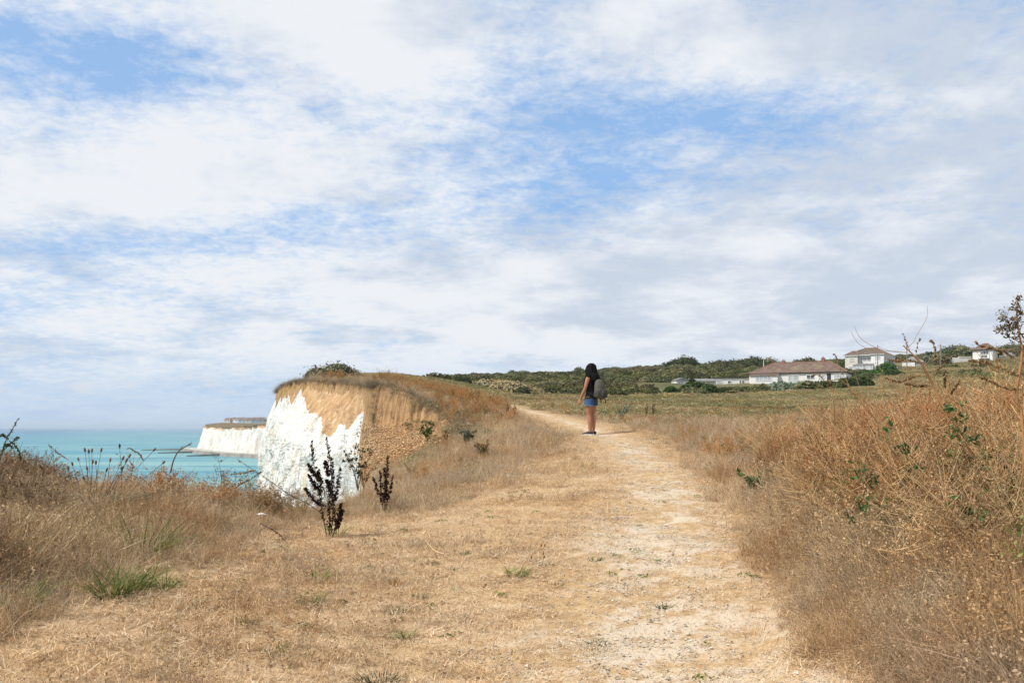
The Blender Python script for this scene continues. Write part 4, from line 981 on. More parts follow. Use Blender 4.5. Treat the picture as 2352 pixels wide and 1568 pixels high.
        so.add(V, [(i, (i + 1) % 24, 24 + (i + 1) % 24, 24 + i) for i in range(24)]); so.order.append(np.array([[24 + i for i in range(24)]])); so.order.append(np.array([[23 - i for i in range(24)]]))
        so.build("sole", M_sole, fo)
    # backpack (worn, a thing of its own)
    bp = empty("backpack", (x, Y, z), R(58), "olive canvas backpack with black straps worn by the person on the path", "backpack")
    k = MB()
    loft(k, [((0, -.215, .815), .08, .05, 0), ((0, -.225, .83), .145, .10, 0), ((0, -.225, .90), .160, .115, 0), ((0, -.222, 1.0), .165, .118, 0), ((0, -.212, 1.10), .158, .105, 0), ((0, -.195, 1.18), .138, .085, 0), ((0, -.18, 1.235), .10, .055, 0), ((0, -.172, 1.25), .04, .02, 0)], 20)
    fused(k, "bag", M_pack, bp, .006, 2)
    k = MB(); loft(k, [((0, -.325, .835), .06, .025, 0), ((0, -.335, .855), .110, .05, 0), ((0, -.335, .93), .118, .06, 0), ((0, -.325, 1.0), .10, .045, 0), ((0, -.305, 1.03), .06, .02, 0)], 16)
    fused(k, "front_pouch", M_pack2, bp, .006, 2)
    for s in (-1, 1):
        k = MB(); loft(k, [((s * .155, -.22, .84), .02, .05, 0), ((s * .168, -.22, .86), .028, .07, 0), ((s * .170, -.22, .95), .028, .07, 0), ((s * .160, -.22, .985), .018, .06, 0)], 12)
        fused(k, "side_pocket", M_pack2 if s < 0 else M_pack, bp, .006, 1)
        k = MB()
        Q = spline([(s * .08, -.15, 1.20), (s * .095, -.06, 1.335), (s * .10, .05, 1.32), (s * .11, .125, 1.20), (s * .135, .11, 1.05), (s * .168, .0, .96), (s * .15, -.14, .88)], 24)
        for dx in (-.014, 0, .014): k.tube(Q + [dx, 0, 0], .010, 6)
        k.build("shoulder_strap", M_strap, bp)
        k = MB(); k.tube(spline([(s * .10, -.28, .83), (s * .12, -.30, .78), (s * .10, -.31, .72)], 6), .010, 5); k.build("webbing", M_strap, bp)
    k = MB(); k.tube(spline([(-.03, -.18, 1.225), (0, -.19, 1.265), (.03, -.18, 1.225)], 7), .007, 5); k.build("grab_loop", M_strap, bp)
    for zz, w in ((1.13, .14),):
        k = MB(); th = np.linspace(np.pi, 2 * np.pi, 12); k.tube(np.stack([np.cos(th) * w, -.20 + np.sin(th) * .093, np.full(12, zz)], 1), .004, 4); k.build("zip", M_strap, bp)
build_person()

# ------------------------------------------------------------------ houses, poles, wires
M_render = simple("white_render", (0.74, 0.73, 0.70), .9, .06, .6)
M_cream = simple("cream_render", (0.60, 0.57, 0.49), .9, .08, .6)
M_glass = simple("window_glass", (0.07, 0.09, 0.10), .15, .4, .7, spec=.6)
M_netted = simple("curtained_glass", (0.42, 0.45, 0.46), .35, .25, .9, spec=.5)
M_frame = simple("white_frame", (0.78, 0.78, 0.76), .6, .04, 3)
M_dframe = simple("dark_fascia", (0.04, 0.04, 0.04), .7, .2, 3)
M_brick = simple("chimney_brick", (0.32, 0.14, 0.09), .9, .3, 6)
M_pole = simple("weathered_pole", (0.22, 0.20, 0.18), .9, .25, 3, stretch=(1, 1, .2))
M_wire = simple("wire_black", (0.12, 0.12, 0.12), .6, .1, 1)
M_shed = simple("grey_boards", (0.34, 0.34, 0.32), .9, .2, 1.2, stretch=(4, 1, 1))
def tiles(name, c1, c2, moss=(0.25, 0.22, 0.12)):
    m, g = new_mat(name); P = g.node('ShaderNodeTexCoord').outputs['Object']
    w = g.node('ShaderNodeTexWave', wave_type='BANDS', bands_direction='Z'); g.l.new(P, w.inputs[0]); w.inputs['Scale'].default_value = 1.4; w.inputs['Distortion'].default_value = .4
    n = g.noise(P, 1.1, 6, .7); n2 = g.noise(P, .35, 4, .6)
    c = g.mix(g.ramp(n, .35, .65), c1, c2); c = g.mix(g.math('MULTIPLY', g.ramp(n2, .52, .66), .5), c, moss)
    c = g.mix(g.math('MULTIPLY', w.outputs['Fac'], .22), c, (.05, .03, .025))
    surf(g, c, .9, w.outputs['Fac'], .5, .05)
    return m
M_rtile = tiles("red_brown_tiles", (0.125, 0.080, 0.062), (0.20, 0.135, 0.105))
M_btile = tiles("brown_tiles", (0.10, 0.075, 0.058), (0.165, 0.125, 0.095))
M_gtile = tiles("grey_roofing", (0.17, 0.17, 0.17), (0.27, 0.27, 0.265))

def walls(parent, mat, x0, x1, y0, y1, z0, z1, name="wall"):
    b = MB(); b.box((x0, y0, z0), (x1, y1, z1)); return b.build(name, mat, parent)
def hip_roof(parent, mat, x0, x1, y0, y1, z, h, inl=None, inr=None, over=.35, ridge=True, name="roof"):
    x0 -= over; x1 += over; y0 -= over; y1 += over; ym = (y0 + y1) / 2
    inl = (y1 - y0) / 2 if inl is None else inl; inr = (y1 - y0) / 2 if inr is None else inr
    b = MB(); V = [(x0, y0, z), (x1, y0, z), (x1, y1, z), (x0, y1, z), (x0 + inl, ym, z + h), (x1 - inr, ym, z + h)]
    b.add(V, [(0, 1, 5, 4), (2, 3, 4, 5)]); b.order.append(np.array([[1, 2, 5], [3, 0, 4]])); b.order.append(np.array([[3, 2, 1, 0]]))
    o = b.build(name, mat, parent)
    f = MB(); f.box((x0 + .04, y0 + .04, z - .22), (x1 - .04, y1 - .04, z - .01)); f.build("fascia", M_dframe if mat is M_rtile else M_frame, o)
    if ridge:
        r = MB()
        for a, c in ((V[4], V[5]), (V[0], V[4]), (V[1], V[5])): r.tube([a, c], .11, 5)
        r.build("ridge", simple("ridge_tiles", (0.26, 0.15, 0.10), .9, .2, 2) if "ridge_tiles" not in MATS else MATS["ridge_tiles"], o)
    return o
def window(parent, x0, x1, z0, z1, y, n=2, glass=None, side=False):
    """a window on the front face y (or, with side, on a face x = y)"""
    glass = glass or M_glass
    def bx(b, a0, a1, d0, d1, c0, c1):
        if side: b.box((d0, a0, c0), (d1, a1, c1))
        else: b.box((a0, d0, c0), (a1, d1, c1))
    s = 1 if side else -1; f = MB()
    def yy(a, b_): return (y + a * s, y + b_ * s) if s > 0 else (y - b_, y - a)
    t = .09; d = yy(.0, .10)
    bx(f, x0 - t, x1 + t, *d, z0 - t, z0); bx(f, x0 - t, x1 + t, *d, z1, z1 + t); bx(f, x0 - t, x0, *d, z0, z1); bx(f, x1, x1 + t, *d, z0, z1)
    for i in range(1, n): xm = x0 + (x1 - x0) * i / n; bx(f, xm - .04, xm + .04, *d, z0, z1)
    fo = f.build("window", M_frame, parent)
    p = MB(); bx(p, x0, x1, *yy(.0, .03), z0, z1); p.build("pane", glass, fo)
    return fo
def chimney(parent, x, y, z, h, w=.5):
    b = MB(); b.box((x - w / 2, y - w / 2, z - .8), (x + w / 2, y + w / 2, z + h)); b.box((x - w / 2 - .06, y - w / 2 - .06, z + h), (x + w / 2 + .06, y + w / 2 + .06, z + h + .1))
    for dx in (-.13, .13): b.tube([(x + dx, y, z + h + .1), (x + dx, y, z + h + .45)], .08, 7)
    return b.build("chimney", M_brick, parent)

def build_houses():
    # long bungalow; local x runs left to right along the front, y goes back
    Y = 222; ox, oy, oz = at(1721, 881, Y)
    h = empty("bungalow", (ox, oy, oz), R(-26), "long low white bungalow with a wide red brown tiled hip roof and two chimneys", "house")
    L = 20.6
    walls(h, M_render, 0, L, 0, 9, -2, 2.2)
    rf = hip_roof(h, M_rtile, 0, L, 0, 9, 2.25, 2.5, 4.8, 4.2)
    chimney(rf, 6.6, 4.6, 4.75, .35, .7); chimney(rf, 15.2, 4.6, 4.75, .7, .75)
    walls(h, M_render, .6, 6.5, -1.6, 0.002, -2, 1.75, "bay"); b = MB(); b.add([(.4, -1.9, 1.75), (6.7, -1.9, 1.75), (6.7, .1, 2.2), (.4, .1, 2.2), (.4, -1.9, 1.68), (6.7, -1.9, 1.68)], [(0, 1, 2, 3), (0, 4, 5, 1)]); b.build("bay_roof", M_rtile, h)
    window(h, 1.8, 5.2, .55, 1.35, -1.6, 4, M_netted); window(h, 8.6, 10.6, .5, 1.6, 0, 2, M_netted); window(h, 12.5, 14.0, .9, 1.6, 0, 2); window(h, 15.0, 16.2, .9, 1.6, 0, 2, M_netted); window(h, 18.2, 19.8, .6, 1.5, 0, 3, M_netted)
    b = MB(); b.box((16.7, -.06, -.2), (17.5, .01, 1.9)); b.build("door", M_dframe, h)
    # low flat-roofed wing
    ox, oy, oz = at(1638, 882, 226); w = empty("flat_roofed_annexe", (ox, oy, oz), R(-6), "long white flat roofed annexe left of the red roofed bungalow", "building")
    walls(w, M_render, 0, 8.6, 0, 5, -2, 1.35)
    b = MB(); b.box((-.2, -.25, 1.353), (8.5, 5.2, 1.55)); b.build("roof", M_dframe, w)
    window(w, .9, 2.0, .35, .75, 0, 1, M_netted); window(w, 3.3, 3.9, .2, .7, 0, 1); window(w, 5.9, 6.2, .1, .8, 0, 1); window(w, 6.5, 6.85, .1, .8, 0, 1)
    # small chalet and its long low shed
    ox, oy, oz = at(1553.5, 884, 205); c = empty("chalet", (ox, oy, oz), R(6), "small white chalet with a shallow gable roof behind the round dark bushes", "house")
    walls(c, M_render, 0, 2.7, 0, 4, -1.5, 1.05)
    b = MB(); V = [(-.2, -.2, 1.0), (1.35, -.2, 1.6), (2.9, -.2, 1.0), (-.2, 4.2, 1.0), (1.35, 4.2, 1.6), (2.9, 4.2, 1.0)]; V += [(a, b_, c_ - .13) for a, b_, c_ in V]
    b.add(V, [(0, 1, 4, 3), (1, 2, 5, 4), (0, 6, 7, 1), (1, 7, 8, 2), (3, 4, 10, 9), (4, 5, 11, 10)]); b.order.append(np.array([[6, 8, 7]])); b.build("roof", M_gtile, c)
    b = MB(); b.order.append(np.array([[0, 1, 2]])); b.V.append(np.array([(0, -.005, 1.0), (2.7, -.005, 1.0), (1.35, -.005, 1.52)])); b.A.append(np.zeros(3)); b.n = 3; b.build("gable", M_render, c)
    window(c, .35, 1.5, .2, .75, 0, 2, M_netted)
    ox, oy, oz = at(1583, 884, 209); c = empty("long_shed", (ox, oy, oz), R(-8), "long cream shed with a pale grey roof between the chalet and the annexe", "shed")
    walls(c, M_cream, 0, 5.5, 0, 3.5, -1.5, .85); b = MB(); b.add([(-.1, -.25, .86), (5.7, -.25, .80), (5.3, 3.5, 1.45), (-.1, 3.5, 1.55), (-.1, -.25, .78), (5.7, -.25, .72)], [(0, 1, 2, 3), (0, 4, 5, 1)]); b.build("roof", M_gtile, c); window(c, 3.0, 3.3, .0, .6, 0, 1); window(c, .8, 1.5, .2, .6, 0, 1, M_netted)
    # two storey house
    Y = 300; k = FD / Y; ox, oy, oz = at(1941, 857, Y); h = empty("two_storey_house", (ox, oy, oz), R(-35), "two storey white house with a brown hip roof and a glazed conservatory across its front", "house")
    W = 11.3; D = 13
    walls(h, M_cream, 0, 3.7, 0, 6, -2.5, 5.35, "wall"); walls(h, M_render, 3.7, 7.6, 1.3, 6, -2.5, 5.35, "wall"); walls(h, M_render, 7.6, W, 0, D, -2.5, 5.35, "wall")
    r1 = hip_roof(h, M_btile, 0, W, .6, D, 5.4, 2.4, 4.4, 4.4); hip_roof(h, M_btile, 0, 3.7, -.1, 4.5, 5.35, 1.35, 1.9, 1.6, .3)
    b = MB(); b.box((7.3, -.4, 5.30), (W + .3, .9, 5.42)); b.build("eaves", M_frame, h)
    window(h, 1.3, 2.6, 3.5, 4.6, 0, 3, M_netted); window(h, 1.1, 2.4, .6, 1.9, 0, 2, M_netted); window(h, 4.3, 4.7, 3.0, 4.7, 1.3, 1, M_netted)
    window(h, 5.0, 5.9, 3.7, 4.5, 1.3, 2, M_netted); window(h, 6.3, 7.1, 3.6, 4.6, 1.3, 2, M_netted); window(h, 8.8, 10.2, 3.9, 4.8, 0, 3, M_netted)
    for y_ in (1.0, 3.2, 5.4, 7.6, 9.6, 11.4): window(h, y_, y_ + .7, 3.1, 4.6, W, 1, None, True)
    for y_ in (2.0, 5.0, 8.0): window(h, y_, y_ + 1.0, .6, 1.9, W, 2, None, True)
    cv = MB(); cv.box((2.9, -1.9, -2.5), (8.6, .001, .75)); co = cv.build("conservatory", M_cream, h)
    b = MB(); b.add([(2.7, -2.0, 2.2), (8.7, -2.0, 2.2), (8.3, 0, 2.75), (3.2, 0, 2.75), (2.7, -2.0, 2.1), (8.7, -2.0, 2.1)], [(0, 1, 2, 3), (0, 4, 5, 1)]); b.build("conservatory_roof", M_gtile, co)
    b = MB(); b.box((2.95, -1.85, .75), (8.55, -.1, 2.1)); b.build("glazing", M_netted, co)
    b = MB()
    for x_ in np.linspace(2.9, 8.6, 7): b.box((x_ - .06, -1.93, .75), (x_ + .06, -1.80, 2.12))
    b.box((2.85, -1.95, .72), (8.65, -1.80, .85)); b.build("glazing_bars", M_frame, co)
    b = MB(); b.box((9.0, -.05, .2), (9.9, .01, 2.0)); b.build("door", M_dframe, h)
    b = MB(); b.box((W, 3, -2.5), (W + 3.2, 9, 1.6)); b.build("side_porch", M_shed, h)
    # white low shed with pyramid roof
    Y = 310; ox, oy, oz = at(2072, 844, Y); c = empty("garage", (ox, oy, oz), R(-25), "low white garage with a grey hip roof right of the two storey house", "garage")
    walls(c, M_render, 0, 3.7, 0, 5, -1.5, 1.9); hip_roof(c, M_gtile, 0, 6.0, 0, 5, 1.95, 1.5, 2.6, 2.6, .2, False); walls(c, M_shed, 3.7, 6.0, .3, 5, -1.5, 1.9)
    # house with balcony
    Y = 340; ox, oy, oz = at(2234, 831, Y); h = empty("balcony_house", (ox, oy, oz), R(-38), "white house with a reddish brown hip roof and a balcony before its upper window", "house")
    walls(h, M_render, 0, 6.3, 0, 7, -2.5, 4.0); hip_roof(h, M_rtile, 0, 6.3, 0, 7, 4.05, 2.3, 3.0, 2.6, .5)
    window(h, 2.5, 5.0, 2.5, 3.5, 0, 3); b = MB(); b.box((1.8, -1.2, 1.0), (5.4, 0, 1.15)); bo = b.build("balcony", M_frame, h)
    b = MB()
    for x_ in np.linspace(1.85, 5.35, 9): b.box((x_ - .03, -1.2, 1.15), (x_ + .03, -1.14, 2.0))
    b.box((1.8, -1.22, 2.0), (5.4, -1.12, 2.08)); b.build("railing", M_frame, bo)
    b = MB(); b.box((2.6, -.05, 1.15), (4.6, .01, 2.2)); b.build("balcony_door", M_glass, h); b = MB(); b.box((2.0, -.05, -1.0), (5.2, .01, .7)); b.build("garage_door", M_shed, h)
    ox, oy, oz = at(2183, 828, 345); w = empty("garden_wall", (ox, oy, oz), R(6), "long low white garden wall left of the house with the balcony", "wall")
    b = MB(); b.box((0, 0, -1), (7.6, .3, 1.1)); b.build("panel", M_render, w); b = MB(); b.box((3.0, -.1, 1.1), (7.5, .4, 1.45)); b.build("coping", M_cream, w)
    ox, oy, oz = at(2297, 831, 350); c = empty("boarded_shed", (ox, oy, oz), R(5), "grey boarded shed with a pitched roof right of the balcony house", "shed")
    walls(c, M_shed, 0, 2.0, 0, 4, -2, 2.1); hip_roof(c, M_gtile, 0, 2.0, 0, 4, 2.15, 1.0, .9, .9, .2, False)
    ox, oy, oz = at(2312, 824, 370); c = empty("low_barn", (ox, oy, oz), R(-3), "long low barn with a dark grey roof at the right end of the hillside", "barn")
    walls(c, M_shed, 0, 8, 0, 5, -3, 1.6); hip_roof(c, M_gtile, 0, 8, 0, 5, 1.65, .9, .6, .6, .2, False)
    ox, oy, oz = at(1515, 853, 500); c = empty("hilltop_hut", (ox, oy, oz), R(0), "tiny hut with a grey roof on the skyline beside the clump of trees", "hut")
    walls(c, M_render, 0, 4.6, 0, 4, -2, 1.1); b = MB(); b.add([(-.3, -.4, 1.15), (5.1, -.4, 1.15), (4.6, 3, 1.9), (.2, 3, 1.9), (-.3, -.4, 1.02), (5.1, -.4, 1.02)], [(0, 1, 2, 3), (0, 4, 5, 1)]); b.build("roof", M_gtile, c)
    # poles
    specs = [(1523, 871, 844, 290, "short pole on the hillside below the tiny hut"), (1754, 850, 826.5, 235, "thin white mast behind the left end of the red roofed bungalow"), (1796, 840, 829, 260, "small pole with a crossbar behind the ridge of the bungalow"),
             (2016, 852, 792, 280, "pole standing in front of the two storey house"), (2035, 850, 806, 290, "thin grey pole beside the right wall of the two storey house"), (2083, 838, 790, 300, "pole with a box near its top behind the low white garage"),
             (2160, 846, 790, 260, "tall bare pole standing alone on the slope between garage and garden wall"), (2273, 834, 791, 300, "pole standing before the balcony house")]
    tops = {}
    for i, (px, yb, yt, Y, lab) in enumerate(specs):
        x, y, z = at(px, yb, Y); H = (yb - yt) / FD * Y
        p = empty("utility_pole", (x, y, z - .0), 0, lab, "pole", "poles among the houses")
        b = MB(); b.tube([(0, 0, -2), (0, 0, H)], [.15 if i in (3, 5, 6) else .09, .10 if i in (3, 5, 6) else .06], 8); b.build("shaft", M_pole if i != 1 else M_frame, p)
        if i in (2, 5, 6): b = MB(); b.box((-.7, -.06, H - .45), (.7, .06, H - .33)); b.build("crossbar", M_pole, p)
        if i == 5: b = MB(); b.box((-.35, -.3, H - 1.6), (.1, .0, H - .9)); b.build("transformer", M_pole, p)
        tops[i] = np.array([x, y, z + H])
    def wire(a, c, sag, lab, r=.03):
        t = np.linspace(0, 1, 24)[:, None]; P = a + (c - a) * t; P[:, 2] -= (4 * t * (1 - t))[:, 0] * sag
        b = MB(); b.tube(P, r, 4, False); tag(b.build("overhead_wire", M_wire), lab, "wire", "overhead wires")
    wire(tops[5] - [0, 0, 1.4], tops[6] - [0, 0, .8], .4, "overhead wire between the pole with a box and the tall bare pole")
    wire(tops[6] - [0, 0, .8], tops[7] - [0, 0, .4], .5, "overhead wire between the tall bare pole and the balcony house")
    wire(tops[7] - [0, 0, .4], np.array(at(2420, 783, 270)), .5, "overhead wire running right from the balcony house")
    wire(tops[3] - [0, 0, .4], tops[5] - [0, 0, 1.4], .9, "overhead wire sagging from the two storey house to the pole with a box")
EX += [(24, 84, 160, 240), (92, 122, 236, 318), (116, 130, 300, 322), (148, 185, 325, 380)]
build_houses()

# ------------------------------------------------------------------ bushes and trees standing by themselves
def bush(name, x, y, R0, H, mat, label, cat, seed, n=2600, leaf=.07, lobes=7, trunk=False, group=None, sink=.1, stems=True):
    rg = np.random.default_rng(seed)
    z = gz1(x, y) - sink * H
    r = empty(name, (x, y, z), 0, label, cat, group)
    V, F, rr, b = crown_mesh(rg, R0, H, n, leaf, lobes)
    F1 = np.concatenate(b.order); V1 = np.concatenate(b.V)
    lift = H * .35 if trunk else 0
    VV = np.concatenate([V, V1]); VV[:, 2] += lift
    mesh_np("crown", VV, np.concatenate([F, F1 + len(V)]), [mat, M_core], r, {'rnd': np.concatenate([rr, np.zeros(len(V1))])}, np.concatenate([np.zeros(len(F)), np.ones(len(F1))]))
    t = MB()
    for k in range(1 if trunk else 5):
        a = rg.random() * 6.28; q = 0 if trunk else .25
        t.tube(spline([(0, 0, -.3), (math.cos(a) * q * R0 * 1.6, math.sin(a) * q * R0 * 1.6, H * .3), (math.cos(a) * .5 * R0, math.sin(a) * .5 * R0, H * .75)], 7), np.linspace(.09 if trunk else .035, .02, 7) * max(1, R0), 6)
    t.build("trunk", M_wood, r)
    return r
def at_px(px, Y): return (px - 1176) / FD * Y
def build_bushes():
    G = "bushes of the hillside and garden hedges"
    B = [("gorse_bush", 765, 52.5, 1.9, 1.35, M_gorse, "grey brown gorse bush crowning the cliff top above the orange soil", "bush", .06, 3000),
         ("bush", 798, 56, 1.0, 1.15, M_dkbush, "dark green bush behind the grey gorse on the cliff top", "bush", .06, 2000),
         ("bush", 1200, 118, 1.3, 1.5, M_dkbush, "lone round dark bush in the green field left of the person", "bush", .10, 1800),
         ("bush", 1060, 112, 1.6, 1.5, M_dkbush, "round dark bush where the knoll meets the field", "bush", .10, 1800),
         ("hedge", 1130, 122, 6.5, 1.9, M_grn, "wide low bramble thicket along the foot of the knoll", "thicket", .14, 5000),
         ("round_bush", 1540, 166, 1.5, 1.2, M_hedge, "bright green rounded bush in front of the chalet", "bush", .16, 2600),
         ("round_bush", 1592, 163, 2.6, 2.2, M_dkbush, "large rounded dark bush between the chalet and the long shed", "bush", .2, 3600),
         ("bush", 1620, 165, 2.6, 1.8, M_dkbush, "broad dark bush in front of the long cream shed", "bush", .2, 3000),
         ("bush", 1590, 167, .9, 3.1, M_dkbush, "upright dark shrub rising above the large bush by the chalet", "shrub", .2, 1500),
         ("hedge", 1668, 168, 3.4, .85, M_dkbush, "dark hedge clump below the flat roofed annexe", "hedge", .2, 3000),
         ("hedge", 1712, 169, 3.2, .9, M_dkbush, "dark hedge clump where the annexe meets the bungalow", "hedge", .2, 3000),
         ("hedge", 1748, 169, 2.2, 1.0, M_hedge, "green hedge clump at the left corner of the bungalow", "hedge", .2, 2600),
         ("sage_bush", 1792, 166, 2.5, 2.1, M_sage, "pale grey green bush before the front wall of the bungalow", "bush", .2, 3600),
         ("sage_bush", 1832, 167, 2.6, 1.9, M_sage, "second pale grey green bush before the bungalow", "bush", .2, 3200),
         ("hedge", 1872, 169, 2.8, 1.5, M_dkbush, "dark hedge clump below the right half of the bungalow", "hedge", .2, 3000),
         ("hedge", 1915, 171, 3.2, 1.7, M_dkbush, "tall dark hedge clump at the right end of the bungalow", "hedge", .2, 3000),
         ("hedge", 1960, 180, 3.6, 2.0, M_dkbush, "dark hedge clump between the bungalow and the two storey house", "hedge", .22, 3000),
         ("round_bush", 2032, 252, 3.2, 3.3, M_hedge, "big clipped bright green dome bush before the two storey house", "bush", .2, 6000),
         ("round_bush", 2015, 244, 4.6, 2.0, M_hedge, "wide bright green bush spreading below the dome bush", "bush", .2, 6000),
         ("bush", 2056, 244, 2.6, 1.6, M_dkbush, "dark bush at the foot of the dome bush", "bush", .2, 3000),
         ("tree", 1545, 470, 7.5, 6.5, M_dkbush, "left tree of the flat topped clump on the skyline by the tiny hut", "tree", .35, 3000),
         ("tree", 1566, 472, 8.5, 8.0, M_dkbush, "middle tree of the flat topped clump on the skyline", "tree", .35, 3600),
         ("tree", 1585, 470, 7.0, 7.2, M_dkbush, "windswept right tree of the flat topped clump on the skyline", "tree", .35, 3000),
         ("tree", 1600, 480, 3.4, 2.6, M_dkbush, "small round tree right of the flat topped clump", "tree", .35, 1600),
         ("tree", 1655, 440, 8.0, 5.5, M_scrub, "leftmost tree of the long belt on the skyline left of the bungalow", "tree", .35, 3200),
         ("tree", 1692, 440, 9.0, 6.0, M_scrub, "broad tree of the skyline belt above the annexe", "tree", .35, 3600),
         ("tree", 1728, 440, 8.0, 6.4, M_dkbush, "dark tree of the skyline belt next to the bungalow roof", "tree", .35, 3200),
         ("tree", 1762, 445, 7.5, 5.4, M_scrub, "tree of the skyline belt half hidden by the bungalow roof", "tree", .35, 3000),
         ("tree", 1850, 430, 7.5, 5.2, M_scrub, "tree showing just above the bungalow ridge", "tree", .35, 3000),
         ("tree", 2135, 330, 2.6, 4.6, M_sage, "small spiky tree standing above the scrub between two poles", "tree", .5, 1200),
         ("tree", 2200, 420, 9.0, 6.0, M_scrub, "broad scrubby tree on the skyline above the garden wall", "tree", .35, 3600),
         ("tree", 2150, 330, 6.0, 4.4, M_scrub, "low tree at the foot of the spiky tree", "tree", .35, 3000),
         ("tree", 2290, 352, 2.2, 3.6, M_dkbush, "dark tree against the right wall of the balcony house", "tree", .35, 2600),
         ("tree", 2330, 430, 9.5, 6.0, M_scrub, "broad tree on the skyline at the right behind the low barn", "tree", .35, 3600)]
    for i, (nm, px, Y, r0, h, mat, lab, cat, lf, n) in enumerate(B):
        bush(nm, at_px(px, Y), Y, r0, h, mat, lab, cat, 100 + i, n, lf / max(r0, 1) ** 0 if r0 < 2 else lf * 1.35, 8, cat == "tree" and False, "trees on the skyline" if cat == "tree" else None, .08)
    # scrub bushes one can tell apart along the far crest
    rg = np.random.default_rng(44); src = None
    crest = [(1010, 545), (1048, 560), (1085, 570), (1118, 575), (1150, 580), (1178, 585), (1210, 585), (1243, 590), (1290, 590), (1330, 590), (1395, 585), (1412, 560), (1440, 575), (1470, 580), (1495, 580)]
    place = ["far left end", "left end", "left part", "left part", "stretch above the lone field bush", "stretch above the lone field bush", "stretch left of the person", "stretch left of the person", "stretch left of the person", "stretch behind the person", "stretch just right of the person", "stretch just right of the person", "stretch towards the tiny hut", "stretch towards the tiny hut", "end next to the tiny hut"]
    size = ["low", "tall", "small", "wide"]
    for i, (px, Y) in enumerate(crest):
        s = .7 + .8 * rg.random(); lab = f"{size[i % 4]} scrub bush breaking the far skyline, {place[i]}"
        if src is None:
            src = bush("crest_bush", at_px(px, Y), Y, 3.4, 3.2, M_scrub, lab, "bush", 300, 1500, .36, 7, False, "bushes along the far crest", .08); continue
        c = src.copy(); COL.objects.link(c); x = at_px(px, Y); c.location = (x, Y, gz1(x, Y) - .3); c.scale = (s * (1.5 if i % 4 == 3 else 1), s, s * (1.3 if i % 4 == 1 else .85)); c.rotation_euler = (0, 0, rg.random() * 6.28); c['label'] = lab
        for ch in src.children:
            d = ch.copy(); COL.objects.link(d); d.parent = c
build_bushes()

# ------------------------------------------------------------------ houses on the far headland
def far_houses():
    rows = [(524, 973, 1500, 13, "brown roofed house at the seaward end of the row on the distant headland"), (540, 972, 1500, 15, "second house from the sea in the row on the distant headland"), (557, 972, 1490, 14, "pale blue walled house in the row on the distant headland"),
            (573, 972.5, 1480, 12, "small house right of the blue walled one on the distant headland"), (588, 972, 1470, 15, "dark roofed house next to the near cliff on the distant headland"), (604, 972, 1460, 15, "distant headland house partly hidden by the near cliff")]
    M_fb = simple("pale_blue_render", (0.36, 0.48, 0.52), .9, .1, .2); M_fr = simple("far_roof", (0.20, 0.15, 0.13), .9, .25, .2)
    for i, (px, py, Y, w, lab) in enumerate(rows):
        ox, oy, oz = at(px, py - 4.5, Y); h = empty("terraced_house", (ox - w / 2, oy, oz), R(-20 + 7 * i), lab, "house", "houses on the distant headland")
        H = 2.9; walls(h, [M_cream, M_render, M_fb, M_cream, M_fb, M_cream][i], 0, w * .85, 0, 9, -4, H); hip_roof(h, M_fr, 0, w * .85, 0, 9, H + .05, 3.2, 1.5, 1.5, .4, False)
        for q in (.2, .6): window(h, w * q, w * q + 1.8, .4, 2.0, 0, 2, M_glass)
far_houses()

# ------------------------------------------------------------------ plants one can point at
def z1(x, y, Y): return at((x / 3.136 + 400) / 1.063, (y / 3.136 + 860) / 1.063, Y)
def z4(x, y, Y): return at((x / 4.704 + 2000) / 1.063, (y / 4.704 + 700) / 1.063, Y)
def z5(x, y, Y): return at((x / 2.852 + 1900) / 1.063, (y / 2.852 + 850) / 1.063, Y)
def z6(x, y, Y): return at((x / 2.8) / 1.063, (y / 2.8 + 1000) / 1.063, Y)
def z7(x, y, Y): return at((x / 2.94 + 700) / 1.063, (y / 2.94 + 1200) / 1.063, Y)
def seeds_on(paths, n, r0, size, rg, t0=.1, t1=1.0, taper=True, clump=.0):
    """small seed flakes crowded round stems"""
    Cs = []
    for P in paths:
        P = np.asarray(P); t = t0 + (t1 - t0) * rg.random(n)
        if clump: t = np.round(t / clump) * clump + rg.normal(size=n) * clump * .17; t = np.clip(t, 0, 1)
        u = t * (len(P) - 1.001); i = u.astype(int); q = P[i] + (P[i + 1] - P[i]) * (u - i)[:, None]
        k = r0 * (np.sin(np.clip((t - t0) / (t1 - t0), .08, 1) * np.pi * .92) ** .5 if taper else 1)
        d = rg.normal(size=(n, 3)); d /= np.linalg.norm(d, axis=1)[:, None]
        Cs.append(q + d * (np.broadcast_to(k, (n,)) * rg.random(n) ** .5)[:, None])
    C = np.concatenate(Cs); V, F, r = leaves(C, rg.normal(size=C.shape), size * (.6 + .8 * rg.random(len(C))), rg, .8)
    return V, F, r
def seed_clumps(paths, nc, r0, rg):
    Cs = []
    for P in paths:
        u = rg.random(nc) ** .85 * (len(P) - 1.001); i = u.astype(int); q = P[i] + (P[i + 1] - P[i]) * (u - i)[:, None]; tt = u / (len(P) - 1)
        k = r0 * (.45 + .55 * np.sin(np.clip(tt * .95 + .1, 0, 1) * np.pi)); d = rg.normal(size=(nc, 3)); d[:, 2] *= .4; d /= np.linalg.norm(d, axis=1)[:, None]
        c = q + d * (k * (.25 + .85 * rg.random(nc)))[:, None]; Cs.append(np.repeat(c, 9, 0) + rg.normal(size=(nc * 9, 3)) * r0 * .17)
    C = np.concatenate(Cs); return leaves(C, rg.normal(size=C.shape), r0 * .22 * (.5 + rg.random(len(C))), rg, .8)
